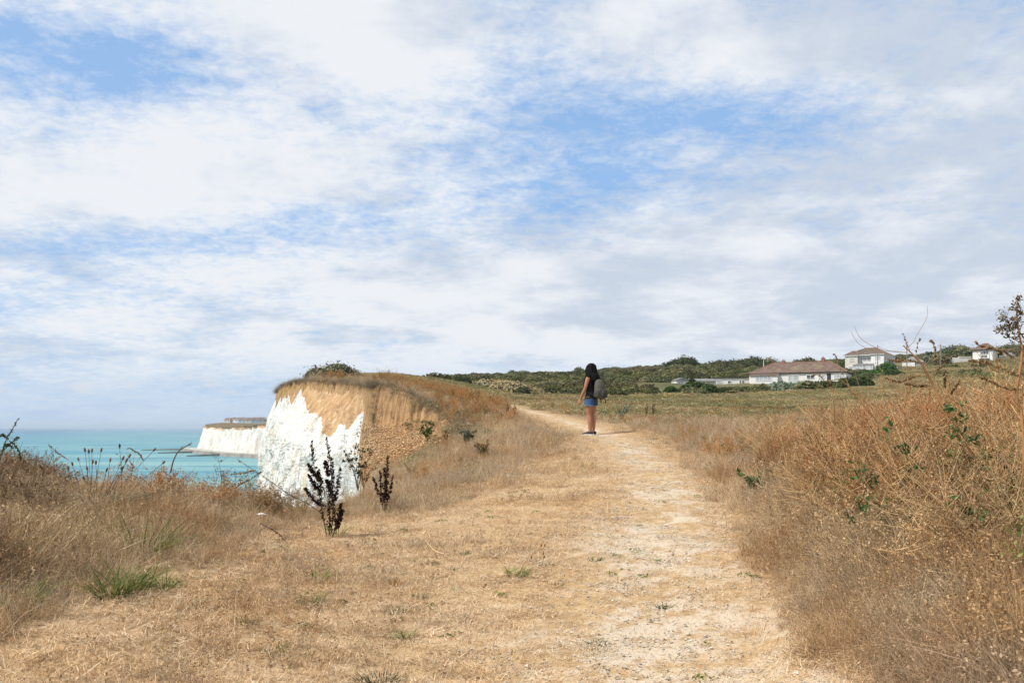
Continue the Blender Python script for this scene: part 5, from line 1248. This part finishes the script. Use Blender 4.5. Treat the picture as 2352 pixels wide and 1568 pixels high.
def dock(x, y, stems, scale, label, rg, seedn=420, name="dock_plant", group=None, r=.027, size=.0062, basal=True):
    """stems: lists of (dx, height) in metres; a dark seeding dock plant"""
    z = gz1(x, y); o = empty(name, (x, y, z), 0, label, "plant", group)
    b = MB(); paths = []
    for j, S in enumerate(stems):
        dep = rg.normal() * .03
        P = [(p[0] * scale, dep * q, p[1] * scale) for q, p in enumerate(S)]
        if P[0][2] < .03: P[0] = (P[0][0] * .3, 0, -.04)
        P = spline(P, 16); b.tube(P, np.linspace(.006, .002, 16) * max(.6, scale), 5, False)
        seg = P[int(2 if S[0][1] < .05 else 0):]; paths.append(seg)
    b.build("stem", M_stemd, o)
    V, F, r_ = seed_clumps(paths, seedn, r, rg)
    mesh_np("seed_spike", V, F, M_black, o, {'rnd': r_})
    return o
def ray_y(px, py):
    Ys = np.exp(np.linspace(math.log(3.5), math.log(30), 400)); zz = gz(at_px(px, 1) * Ys, Ys); return Ys[np.argmin(np.abs((981 - py) / FD * Ys - zz))]
def tuft_thing(px, py, R0, H, n, mat, label, rg, Y=None, name="grass_tuft", W=.008, cat="plant", group=None, lean=.8, heads=0, red=False):
    """a tuft rooted where the line of sight through that spot meets the ground"""
    if Y is None:
        Ys = np.exp(np.linspace(math.log(3.5), math.log(30), 400)); zz = gz(at_px(px, 1) * Ys, Ys); Y = Ys[np.argmin(np.abs((981 - py) / FD * Ys - zz))]
    x = at_px(px, Y); o = empty(name, (x, Y, gz1(x, Y)), 0, label, cat, group)
    a = rg.random(n) * 2 * np.pi; r = np.sqrt(rg.random(n)) * R0 * .45
    base = np.stack([np.cos(a) * r, np.sin(a) * r, np.full(n, -.01)], 1)
    d = np.stack([np.cos(a) * lean * rg.random(n), np.sin(a) * lean * rg.random(n), np.ones(n)], 1)
    L = H * (.5 + .7 * rg.random(n)); be = np.stack([np.cos(a), np.sin(a), -.5 * np.ones(n)], 1) * (.9 * rg.random(n))[:, None]
    V, F, rr, t = ribbons(base, d, L, W * (.6 + .8 * rg.random(n)), be, 4, rg)
    mesh_np("leaf_blades", V, F, mat, o, {'rnd': rr})
    if heads:
        for k in range(heads):
            q = rg.random() * 6.28; l = H * (1.2 + 1.2 * rg.random()); e = (math.cos(q) * R0 * 1.2, math.sin(q) * R0 * .8, l)
            b = MB(); b.tube(spline([(0, 0, 0), (e[0] * .4, e[1] * .4, l * .6), e], 7), .0016, 4); s = b.build("flower_stalk", M_stemt, o)
            b = MB(); P = np.array([e, (e[0] * 1.03, e[1] * 1.03, e[2] + .028)]); b.tube(spline([P[0], P[0] * .5 + P[1] * .5, P[1]], 5), [.002, .006, .007, .005, .001], 6); b.build("seed_head", M_head, s)
    return o
def woody(name, Ps, radii, label, cat, mat, branches=(), bm=None, seedm=None, rg=rng, beads=36, bead=.006, leafs=(), leafm=None, leafsize=.022, group=None, bsize=.0018):
    """a plant given by its main stem and side shoots (world points); root at the first point"""
    P0 = np.array(Ps[0]); o = empty(name, tuple(P0), 0, label, cat, group)
    b = MB(); Q = spline(Ps, 28) - P0; b.tube(Q, np.interp(np.linspace(0, 1, 28), np.linspace(0, 1, len(radii)), radii), 7)
    so = b.build("stem", mat, o)
    for Bp, sd in branches:
        q = spline(Bp, 16) - P0; b = MB(); b.tube(q, np.linspace(bsize * 1.3, bsize * .55, 16), 5, False); br = b.build("side_shoot", bm or mat, o)
        if sd:
            V, F, r_ = seeds_on([q], int(beads * sd), bead * 1.2, bead, rg, .12, 1.0, False, .045); mesh_np("seed_spike", V, F, seedm, br, {'rnd': r_})
    for C, n, rad in leafs:
        n = int(n * 1.5); C = np.array(C) - P0; q = C + rg.normal(size=(n, 3)) * rad; V, F, r_ = ovals(q, rg.normal(size=(n, 3)) + [0, -.4, .6], leafsize * .78 * (.5 + .9 * rg.random(n)), rg, .36)
        mesh_np("foliage", V, F, leafm or M_gleaf, o, {'rnd': r_})
    return o

def build_plants():
    rg = np.random.default_rng(11)
    s = 1.246e-3
    c = lambda pts: [((x - 1265) * s, max(0, (1372 - y)) * s) for x, y in pts]
    Y = 9.6; x0 = z1(1265, 1372, Y)[0]
    dock(x0, Y, [c(q) for q in ([(1235, 1372), (1215, 1200), (1190, 1050), (1160, 880), (1135, 740), (1132, 625)], [(1290, 1372), (1288, 1200), (1275, 1000), (1262, 850), (1240, 720), (1212, 598)], [(1265, 1372), (1262, 1200), (1250, 1000), (1235, 930)],
         [(1325, 1372), (1320, 1250), (1290, 1080), (1300, 900), (1290, 745)], [(1200, 1125), (1140, 1070), (1082, 990)], [(1185, 1010), (1150, 960), (1108, 885)], [(1180, 930), (1130, 860), (1096, 800)], [(1205, 1100), (1200, 960), (1185, 850)],
         [(1290, 1130), (1325, 1010), (1348, 835)], [(1318, 1280), (1350, 1200), (1372, 1105)], [(1262, 900), (1240, 830), (1222, 785)], [(1290, 1050), (1262, 960), (1240, 930)], [(1320, 1310), (1345, 1235), (1365, 1160)])],
         1.0, "tall black seeding dock plant in front of the white chalk cliff", rg, 95)
    s2 = 1.50e-3; c = lambda pts: [((x - 1688) * s2, max(0, (1180 - y)) * s2) for x, y in pts]
    Y = 11.6; x0 = z1(1688, 1180, Y)[0]
    dock(x0, Y, [c(q) for q in ([(1686, 1180), (1690, 1050), (1692, 900), (1702, 735)], [(1692, 1180), (1712, 1080), (1730, 1000), (1752, 880)], [(1680, 1180), (1668, 1080), (1640, 1000), (1606, 895)], [(1690, 1080), (1712, 950), (1722, 815)], [(1684, 1100), (1665, 1000), (1655, 850)], [(1690, 1060), (1700, 960), (1690, 830)])],
         1.0, "smaller black seeding dock plant right of the tall one", rg, 80)
    # smaller dead docks out on the slope and in the field
    sm = [(1165, 962, 30, .48, "thin dark dock stalk at the foot of the rusty slope"), (1150, 975, 28, .30, "short dark dock stalk left of the bend in the path"), (1181, 951, 30, .33, "single dark dock stalk by the far bend of the path"), (1484, 955, 33, .42, "left one of a pair of dark docks in the field right of the person"),
          (1500, 954, 33, .52, "taller dark dock of the pair in the field right of the person"), (1023, 1045, 24, .42, "black withered dock stump below the bare bank"), (1098, 925, 37, .6, "dark dock standing highest on the rusty slope"), (1124, 930, 37, .45, "dark dock a little right of the highest one on the rusty slope"), (1060, 918, 38, .4, "small dark dock left of the highest one on the rusty slope")]
    for px, py, Y, H, lab in sm:
        x = at_px(px, Y); zt = (981 - py) / FD * Y; H2 = max(H, zt + H - gz1(x, Y)) if px != 1023 else H
        st = [[(0, 0), (.01, H2 * .5), (.015, H2)], [(0.005, 0), (.03, H2 * .5), (.05, H2 * .8)], [(-.005, 0), (-.02, H2 * .45), (-.035, H2 * .75)]]
        dock(x, Y, st, 1.0, lab, rg, 45, "dock_plant", "small dark docks of the slope and field", .026, .013)
    # twiggy leafy bush at the cliff lip and green shrubs below the bank
    def twiggy(px, Y, H, n, lf, label, spread=.5, lm=M_gleaf, stem=M_stemd, base=None):
        x = at_px(px, Y); z = gz1(x, Y); o = empty("twiggy_bush", (x, Y, z), 0, label, "bush"); b = MB(); C = []
        for k in range(n):
            a = rg.random() * 6.28; l = H * (.6 + .5 * rg.random()); q = spline([(0, 0, -.03), (math.cos(a) * l * spread * .3, math.sin(a) * l * spread * .3, l * .5), (math.cos(a) * l * spread, math.sin(a) * l * spread, l)], 9)
            b.tube(q, np.linspace(.006, .002, 9), 4, False)
            for _ in range(4):
                i = rg.integers(3, 8); e = q[i] + rg.normal(size=3) * [.12, .12, .06] * H + [0, 0, .05]; b.tube(spline([q[i], (q[i] + e) / 2, e], 4), .002, 3, False); C.append(q[i] + (e - q[i]) * rg.random((lf, 1)) + rg.normal(size=(lf, 3)) * .015)
        b.build("twig", stem, o); C = np.concatenate(C); V, F, r = leaves(C, rg.normal(size=C.shape), .022 * (.5 + rg.random(len(C))), rg, .55); mesh_np("foliage", V, F, lm, o, {'rnd': r})
    twiggy(822, 17, .72, 9, 9, "dark twiggy bush with few leaves against the chalk at the cliff lip", .45, M_dkbush)
    twiggy(835, 17.6, .5, 7, 8, "small brown twiggy bush at the foot of the soil bank", .6, M_red)
    twiggy(980, 25.5, .75, 9, 16, "bright green leafy shrub growing below the bare orange bank", .35, M_hedge)
    twiggy(1075, 23, .34, 13, 20, "grey green straggly bush on the slope right of the bank", .6, M_sage, M_stemt)
    twiggy(1110, 19, .34, 12, 14, "brown straggly bush on the slope in front of the red weeds", .6, M_red, M_stemt)
    twiggy(1428, 30, .75, 11, 9, "grey brown wiry bush beside the path right of the person", .6, M_sage)
    twiggy(1745, 11.5, .30, 8, 12, "low leafy green weed at the right edge of the path", .9, M_gleaf, M_stemt)
    # green tufts on the trodden ground
    T = [(1190, 1313, .13, .075, 60, M_green, "bright green plantain tuft with brown seed heads in the middle of the trodden ground", 5), (735, 1322, .12, .09, 46, M_green, "green leafy tuft below the tall black dock", 0), (722, 1378, .10, .09, 46, M_green, "yellow green grass tuft on the left verge", 0),
         (962, 1371, .07, .05, 46, M_gleaf, "small dense dark green cushion on the trodden ground", 0), (912, 1400, .09, .05, 40, M_gleaf, "grey green flat tuft left of the dense cushion", 0), (934, 1457, .08, .055, 44, M_green, "pale green rosette low on the trodden ground", 0), (630, 1493, .10, .055, 40, M_green, "flat green tuft on the lower left verge", 0),
         (562, 1424, .09, .06, 34, M_gleaf, "little green weed left of the flat green tuft", 0), (872, 1560, .20, .06, 110, M_dkbush, "largest dull green tuft at the bottom edge of the photo", 0), (1070, 1264, .08, .035, 34, M_gleaf, "low green mat in the upper trodden ground", 0), (1368, 1281, .09, .035, 34, M_gleaf, "low green mat beside the pale middle of the path", 0),
         (1285, 1341, .06, .035, 22, M_dkbush, "dark sprig lying right of the plantain tuft", 0), (1526, 1388, .08, .04, 26, M_dkbush, "dark sprig on the pale middle of the path", 0), (1040, 1300, .08, .03, 26, M_gleaf, "faint green mat left of the plantain tuft", 0), (1250, 1290, .09, .03, 26, M_gleaf, "faint green mat above the plantain tuft", 0),
         (775, 1222, .16, .16, 36, M_green, "green basal leaves at the foot of the tall black dock", 0), (905, 1335, .10, .08, 40, M_red, "brown withered tuft on the left verge", 0), (1045, 1345, .05, .03, 20, M_gleaf, "tiny green sprig above the dense cushion", 0), (985, 1290, .08, .05, 26, M_lip, "grey withered tuft on the upper verge", 0),
         (1370, 1470, .10, .03, 26, M_gleaf, "flat green mat at the lower edge of the path", 0)]
    for px, py, r0, h, n, m, lab, hd in T: tuft_thing(px, py + 6, r0 * 1.35, h * 1.3, int(n * 1.3), m, lab, rg, heads=hd, W=.008, group="green tufts on the trodden ground")
    # long-leaved green clumps in the grass on the left
    L = [(325, 1275, .26, .26, 80, M_green, "yellow green long leaved clump in the left grass", 0, .013), (255, 1368, .20, .18, 60, M_green, "pale green long leaved clump below the yellow green one", 0, .013), (375, 1352, .12, .12, 60, M_green, "small dense green grass clump at the edge of the left grass", 0, .006),
         (35, 1392, .22, .17, 60, M_green, "green clump at the left edge of the photo", 0, .012), (300, 1352, .22, .20, 40, M_green, "spreading clump of arching green leaves between two others", 0, .014)]
    for px, py, r0, h, n, m, lab, hd, w in L: tuft_thing(px, py, r0 * 1.2, h * 1.35, int(n * 1.3), m, lab, rg, W=w, name="leaf_clump", lean=1.1)
    # plantain clump with seed heads against the sea
    Y = 8.8
    o = None; P = at(210, 1150, Y); P = (P[0], P[1], gz1(P[0], Y)); o = empty("plantain_clump", P, 0, "dark leaved plantain clump whose brown seed heads stand against the sea", "plant")
    n = 150; a = rg.random(n) * 6.28; r = np.sqrt(rg.random(n)) * .30
    base = np.stack([np.cos(a) * r, np.sin(a) * r * .6, np.full(n, .05)], 1); d = np.stack([np.cos(a) * .9, np.sin(a) * .9, np.ones(n)], 1)
    V, F, rr, t = ribbons(base, d, .20 + .24 * rg.random(n), .016 + .01 * rg.random(n), np.stack([np.cos(a), np.sin(a), -.6 * np.ones(n)], 1) * .5, 4, rg)
    mesh_np("leaf_blades", V, F, M_dkbush, o, {'rnd': rr})
    for hx, hy in [(583, 275), (608, 285), (628, 278), (690, 275), (818, 248), (632, 355), (655, 360), (836, 330), (880, 312), (498, 370), (596, 400), (538, 335), (860, 345), (828, 395), (284, 385), (725, 410), (575, 465), (1045, 270), (752, 343), (1110, 355), (377, 405), (468, 395)]:
        yy = Y + rg.normal() * .12; e = np.array(z6(hx, hy + 14, yy)) - P; b0 = np.array([e[0] * .35 + rg.normal() * .05, rg.normal() * .05, .05]) if abs(e[0]) < .9 else np.array([e[0] * .8, 0, .05])
        k = MB(); k.tube(spline([b0, b0 + (e - b0) * .5 + [rg.normal() * .02, 0, .02], e], 8), [.0022] * 8, 4); s_ = k.build("flower_stalk", M_stemd, o)
        dd = (e - b0); dd /= np.linalg.norm(dd); k = MB(); k.tube([e, e + dd * .008, e + dd * .022, e + dd * .034, e + dd * .042], [.003, .0085, .0095, .007, .002], 7); k.build("seed_head", M_head, s_)
    # curved dead branch and creepers at the left
    def stem_thing(name, pts, r, mat, label, seeds=0, sm=M_head, cat="branch", sub=(), size=.007):
        P0 = np.array(pts[0]); o = empty(name, tuple(P0), 0, label, cat); b = MB(); Q = spline(pts, 26) - P0; b.tube(Q, np.linspace(r, r * .45, 26), 6)
        st = b.build("stem", mat, o)
        for S in sub:
            q = spline(S, 10) - P0; b = MB(); b.tube(q, np.linspace(r * .6, r * .25, 10), 5); b.build("side_shoot", mat, o)
        if seeds: V, F, r_ = seeds_on([Q] + [spline(S, 10) - P0 for S in sub], seeds, size * 1.5, size, rg, .15, 1, False, .06); mesh_np("bud", V, F, sm, o, {'rnd': r_})[ 'kind'] = 'stuff'
        return o
    Y = 9.0
    stem_thing("dead_branch", [z6(1165, 430, Y), z6(1185, 350, Y), z6(1215, 290, Y), z6(1250, 262, Y), z6(1285, 240, Y), z6(1312, 222, Y)], .008, M_wood, "curved bare dead branch rising from the grass in front of the sea", 0, sub=[[z6(1235, 275, Y), z6(1240, 258, Y), z6(1252, 248, Y)], [z6(1285, 240, Y), z6(1300, 240, Y), z6(1312, 236, Y)]])
    stem_thing("dead_branch", [z6(980, 345, Y), z6(950, 300, Y), z6(915, 278, Y), z6(880, 260, Y)], .006, M_wood, "dark drooping twig left of the curved dead branch", 40, M_seed)
    stem_thing("dead_branch", [z6(470, 345, 8.6), z6(420, 310, 8.6), z6(370, 275, 8.6), z6(332, 238, 8.6)], .004, M_stemt, "thin dry stalk leaning left above the plantain clump", 40, M_seed)
    stem_thing("thorny_creeper", [z6(-40, 420, 6.5), z6(10, 300, 6.5), z6(45, 200, 6.5), z6(80, 140, 6.5), z6(125, 60, 6.5)], .005, M_wood, "dark thorny creeper at the left edge with a long thin tip", 70, M_dkbush, "creeper", sub=[[z6(45, 200, 6.5), z6(20, 170, 6.5), z6(-20, 190, 6.5)], [z6(20, 280, 6.5), z6(80, 225, 6.5), z6(130, 185, 6.5)], [z6(60, 210, 6.5), z6(100, 240, 6.5), z6(130, 290, 6.5), z6(140, 350, 6.5)], [z6(0, 330, 6.5), z6(40, 240, 6.5), z6(90, 260, 6.5)]], size=.0065)
    Y = 9.2
    stem_thing("long_stalk", [z1(1200, 1225, 9.5), z1(1090, 1150, 9.4), z1(950, 1080, 9.3), z1(800, 975, 9.2), z1(680, 895, 9.1), z1(555, 815, 9.0)], .0042, M_stemd, "long thin dark stalk leaning left from the tall dock across the chalk", 60, M_head, "plant", size=.006)
    stem_thing("bramble_runner", [z1(540, 1040, 10.4), z1(600, 1000, 10.4), z1(680, 960, 10.4), z1(740, 915, 10.4)], .004, M_stemt, "dry beaded runner lying along the grass edge left of the chalk", 160, M_seed, "plant")
    stem_thing("bramble_runner", [z1(470, 935, 10.2), z1(560, 930, 10.2), z1(640, 915, 10.2), z1(700, 900, 10.2)], .004, M_stemt, "dry beaded runner in front of the sea left of the chalk", 160, M_seed, "plant")
    stem_thing("dead_branch", [z1(740, 1310, 8.6), z1(820, 1350, 8.4), z1(880, 1390, 8.2), z1(930, 1440, 8.0)], .006, M_stemd, "dark dead stem lying in the grass beside the white stone", 60, M_head)
    stem_thing("dry_stalk", [z7(1130, 445, 7.3), z7(1060, 420, 7.4), z7(995, 345, 7.6)], .005, M_straw, "thick pale straw stalk lying on the trodden ground", 0, cat="plant")
    # white stone in the grass
    b = MB(); y = ray_y(600, 1206); x = at_px(600, y); z = gz1(x, y) + .10; V = np.array([(math.cos(t) * math.cos(p), math.sin(t) * math.cos(p), math.sin(p)) for p in (-1.2, -.6, 0, .5, .95, 1.45) for t in np.linspace(0, 2 * np.pi, 10)[:-1]])
    V = V * (1 + .5 * fbm(V[:, 0] * 2, V[:, 1] * 2, V[:, 2] * 2, 3))[:, None] * [.042, .028, .016]
    b.add(V, [(a * 9 + c_, a * 9 + (c_ + 1) % 9, (a + 1) * 9 + (c_ + 1) % 9, (a + 1) * 9 + c_) for a in range(5) for c_ in range(9)]); b.order.append(np.array([[45 + i for i in range(9)]]))
    o = b.build("chalk_stone", simple("chalk_lump", (.72, .71, .68), .9, .1, 20)); o.location = (x, y, z + .01); tag(o, "white chalk lump resting in the dry grass left of the tall dock", "stone")
    # ------------- woody weeds close by on the right
    def up(x, y): return gz1(x, y) - .03
    Y = 6.0
    a0 = z5(1540, 1000, Y); root = (a0[0] + .05, Y, up(a0[0], Y))
    woody("woody_weed", [root, z5(1560, 1010, Y), z5(1420, 800, Y), z5(1320, 680, Y), z5(1230, 520, Y), z5(1150, 410, Y), z5(1080, 260, Y), z5(1000, 110, Y), z5(940, 45, Y), z5(870, -20, Y)], [.008, .008, .0075, .007, .006, .003], "thick orange stemmed weed leaning up to the left against the sky", "weed", M_stem,
          [([z5(1010, 130, Y), z4(1030, 720, Y), z4(1080, 640, Y), z4(1130, 540, Y), z4(1200, 430, Y), z4(1245, 330, Y), z4(1240, 215, Y)], 0), ([z4(1150, 860, Y), z4(1030, 850, Y), z4(900, 850, Y), z4(790, 840, Y)], 4),
           ([z4(1230, 1010, Y), z4(1090, 1035, Y), z4(1000, 1070, Y), z4(900, 1090, Y), z4(760, 1050, Y)], 5), ([z4(1290, 1140, Y), z4(1200, 1140, Y), z4(1100, 1135, Y), z4(985, 1110, Y)], 4), ([z4(1210, 910, Y), z4(1270, 840, Y), z4(1330, 770, Y)], 0),
           ([z4(1290, 1080, Y), z4(1350, 970, Y), z4(1420, 900, Y), z4(1475, 800, Y)], 2), ([z4(1440, 1180, Y), z4(1445, 1080, Y), z4(1440, 990, Y)], 4), ([z4(1010, 850, Y), z4(860, 790, Y), z4(700, 750, Y), z4(560, 710, Y), z4(440, 640, Y), z4(365, 510, Y)], 0),
           ([z4(1020, 755, Y), z4(820, 740, Y), z4(700, 715, Y), z4(560, 650, Y), z4(460, 570, Y), z4(403, 450, Y)], 0), ([z4(1110, 790, Y), z4(1130, 660, Y), z4(1165, 590, Y)], .5), ([z4(1030, 700, Y), z4(990, 610, Y), z4(965, 530, Y)], .5),
           ([z4(1500, 1250, Y), z4(1560, 1160, Y), z4(1615, 1075, Y)], 4), ([z4(1330, 770, Y), z4(1325, 690, Y), z4(1300, 630, Y), z4(1275, 625, Y)], 2)], M_stemt, M_seed, rg,
          34, .0062, [(z5(1185, 410, Y), 12, .022), (z5(1245, 400, Y), 10, .025), (z5(1260, 480, Y), 10, .022), (z5(1215, 560, Y), 12, .025), (z5(1250, 620, Y), 12, .025), (z5(1330, 640, Y), 14, .028), (z5(1420, 800, Y), 10, .03)], M_gleaf, .026)
    Y = 6.3
    a0 = z5(980, 1050, Y)
    woody("woody_weed", [(a0[0], Y, up(a0[0], Y)), z5(960, 1000, Y), z5(930, 930, Y), z5(850, 790, Y), z5(770, 680, Y), z5(700, 530, Y), z5(600, 400, Y), z5(500, 270, Y), z5(415, 210, Y)], [.0065, .006, .0055, .003], "orange stemmed weed leaning left with green shoots up its stem", "weed", M_stem,
          [([z5(640, 440, Y), z5(560, 250, Y), z5(535, 170, Y)], 0), ([z5(500, 270, Y), z5(420, 120, Y), z5(405, 60, Y), z5(380, 35, Y)], 1), ([z5(560, 370, Y), z5(700, 300, Y), z5(850, 330, Y), z5(960, 320, Y)], 0), ([z5(720, 560, Y), z5(800, 430, Y), z5(830, 330, Y), z5(900, 200, Y)], 0),
           ([z5(420, 210, Y), z5(330, 230, Y), z5(280, 180, Y), z5(240, 190, Y)], 1), ([z5(480, 250, Y), z5(520, 320, Y), z5(640, 340, Y), z5(750, 290, Y)], .5)], M_stemt, M_seed, rg, 34, .006,
          [(z5(770, 540, Y), 12, .024), (z5(760, 620, Y), 8, .022), (z5(880, 715, Y), 22, .028), (z5(900, 830, Y), 10, .024), (z5(965, 840, Y), 8, .02), (z5(940, 920, Y), 8, .025), (z5(550, 870, Y), 16, .03), (z5(660, 910, Y), 14, .03), (z5(590, 1080, Y), 16, .035), (z5(510, 1170, Y), 10, .022)], M_gleaf, .026)
    Y = 5.2
    a0 = z5(1720, 640, Y)
    woody("thistle_plant", [(a0[0], Y, up(a0[0], Y)), z5(1705, 560, Y), z5(1668, 380, Y), z5(1665, 260, Y), z5(1690, 120, Y), z4(2330, 700, Y), z4(2300, 560, Y), z4(2270, 330, Y), z4(2275, 200, Y), z4(2285, 140, Y)], [.008, .008, .007, .005, .004, .003], "tall seeding thistle like plant with brown leafy heads at the right edge", "plant", M_stem,
          [([z4(2300, 560, Y), z4(2200, 500, Y), z4(2140, 400, Y), z4(2190, 250, Y), z4(2230, 220, Y)], 0), ([z4(2310, 640, Y), z4(2200, 580, Y), z4(2120, 540, Y), z4(2060, 490, Y)], 0), ([z4(2320, 1040, Y), z4(2200, 980, Y), z4(2000, 900, Y), z4(1850, 860, Y), z4(1725, 845, Y)], 5),
           ([z4(2330, 1180, Y), z4(2120, 1160, Y), z4(1980, 1090, Y), z4(1800, 1020, Y)], 4), ([z4(2330, 860, Y), z4(2200, 800, Y), z4(2130, 740, Y), z4(1990, 705, Y), z4(1880, 690, Y), z4(1785, 630, Y)], 4), ([z4(2300, 700, Y), z4(2150, 720, Y), z4(2000, 712, Y)], 0)], M_stemt, M_seed, rg, 34, .0065,
          [(z4(2285, 150, Y), 26, .012), (z4(2225, 240, Y), 14, .010), (z4(2275, 235, Y), 16, .011), (z4(2305, 295, Y), 14, .010), (z4(2110, 345, Y), 34, .014), (z4(2205, 390, Y), 34, .015), (z4(2275, 430, Y), 24, .014), (z4(2060, 490, Y), 24, .012), (z4(2140, 475, Y), 34, .014), (z4(2210, 475, Y), 26, .013), (z4(2290, 360, Y), 18, .013), (z4(2150, 545, Y), 14, .011), (z4(2230, 590, Y), 22, .013), (z4(2320, 560, Y), 22, .014)], M_thist, .013)
    Y = 7.5
    def weed_at(px, Y, H, lab, n=6, seed=1.0, lm=None, mat=M_stem):
        x = at_px(px, Y); z = gz1(x, Y); o = empty("seeding_weed", (x, Y, z), 0, lab, "weed", "seeding weeds on the right bank"); 
        for k in range(n):
            a_ = rg.random() * 6.28; l = H * (.7 + .35 * rg.random()); sp = .35 * (.4 + rg.random()); q = spline([(0, 0, -.03), (math.cos(a_) * l * sp * .4, math.sin(a_) * l * sp * .4, l * .5), (math.cos(a_) * l * sp, math.sin(a_) * l * sp, l * .95)], 12)
            b = MB(); b.tube(q, np.linspace(.0045, .0015, 12), 4, False); paths = [q[6:]]
            for _ in range(4):
                i = rg.integers(4, 10); e = q[i] + [rg.normal() * .12, rg.normal() * .12, .05 + .14 * rg.random()]; br = spline([q[i], (q[i] + e) / 2, e], 6); b.tube(br, .0014, 3, False); paths.append(br)
            s_ = b.build("stem", mat, o); V, F, r_ = seeds_on(paths, int(34 * seed), .007, .0058, rg, .1, 1, False, .08); mesh_np("seed_spike", V, F, M_seed if k % 2 else M_red, s_, {'rnd': r_})
            if lm: C = q[2:7].repeat(3, 0) + rg.normal(size=(15, 3)) * .025; V, F, r_ = leaves(C, rg.normal(size=C.shape) + [0, 0, .5], .02, rg, .5); mesh_np("foliage", V, F, lm, s_, {'rnd': r_})
    for px, Y, H, lab, lm, mt in [(1905, 8.6, .92, "tall rusty weed with green leafed stalks at the left of the right bank", M_gleaf, M_stem), (1870, 9.6, .75, "low rusty weed nearest the path on the right bank", None, M_stem), (1965, 7.6, .95, "dark stalked rusty weed left of the leaning orange stems", None, M_stem),
                              (1930, 8.2, 1.05, "rusty weed whose dark tips reach the roof of the bungalow", None, M_stem), (1985, 7.0, .90, "bushy orange weed between the two leaning stems", None, M_stem), (2060, 7.4, .98, "orange weed in front of the dome bush", None, M_stem), (2120, 6.6, .85, "leafy orange weed under the thick leaning stem", M_gleaf, M_stem),
                              (2190, 7.2, .92, "brown weed right of the thick leaning stem", None, M_stemd), (2250, 6.2, .72, "purple brown seeding weed near the right edge", None, M_stemd), (2310, 6.8, .88, "orange weed behind the thistle like plant", None, M_stem), (1760, 12, .6, "small rusty weed halfway along the right verge", None, M_stem)]:
        weed_at(px, Y, H, lab, 8, 1.0, lm, mt)
    # broad leaved green plant low on the right
    for px, Y, H, lab in [(2290, 5.6, .42, "broad leaved bright green plant in the grass at the right edge"), (2140, 6.2, .30, "green leaved shoots low in the right grass")]:
        x = at_px(px, Y); o = empty("broad_leaved_plant", (x, Y, gz1(x, Y)), 0, lab, "plant"); b = MB(); C = []
        for k in range(9):
            a = rg.random() * 6.28; q = spline([(0, 0, 0), (math.cos(a) * .10, math.sin(a) * .10, H * .6), (math.cos(a) * .26, math.sin(a) * .22, H * (.8 + .3 * rg.random()))], 8); b.tube(q, .003, 4, False); C.append(q[3:])
        b.build("stem", M_stemg, o); C = np.concatenate(C).repeat(3, 0); C = C + rg.normal(size=C.shape) * .03; V, F, r = leaves(C, rg.normal(size=C.shape) * .6 + [0, -.3, .8], .030 * (.6 + .7 * rg.random(len(C))), rg, .5); mesh_np("foliage", V, F, M_gleaf, o, {'rnd': r})
M_thist = leafmat("thistle_heads", [(0.075, 0.09, 0.035), (0.20, 0.13, 0.075), (0.12, 0.07, 0.04), (0.40, 0.31, 0.20)], trans=.15)
build_plants()
add_vegetation()
def build_haze():
    m = bpy.data.materials.new("thin_sea_haze"); m.use_nodes = True; g = NT(m.node_tree); g.n.clear()
    v = g.node('ShaderNodeVolumePrincipled'); v.inputs['Color'].default_value = (0.74, 0.87, 1.0, 1); v.inputs['Density'].default_value = 0.00006; v.inputs['Anisotropy'].default_value = 0.0
    o = g.node('ShaderNodeOutputMaterial'); g.l.new(v.outputs[0], o.inputs[1])
    b = MB(); b.box((-95000, -6000, -37), (95000, 95000, 75)); tag(b.build("haze", m), kind='stuff')
build_haze()
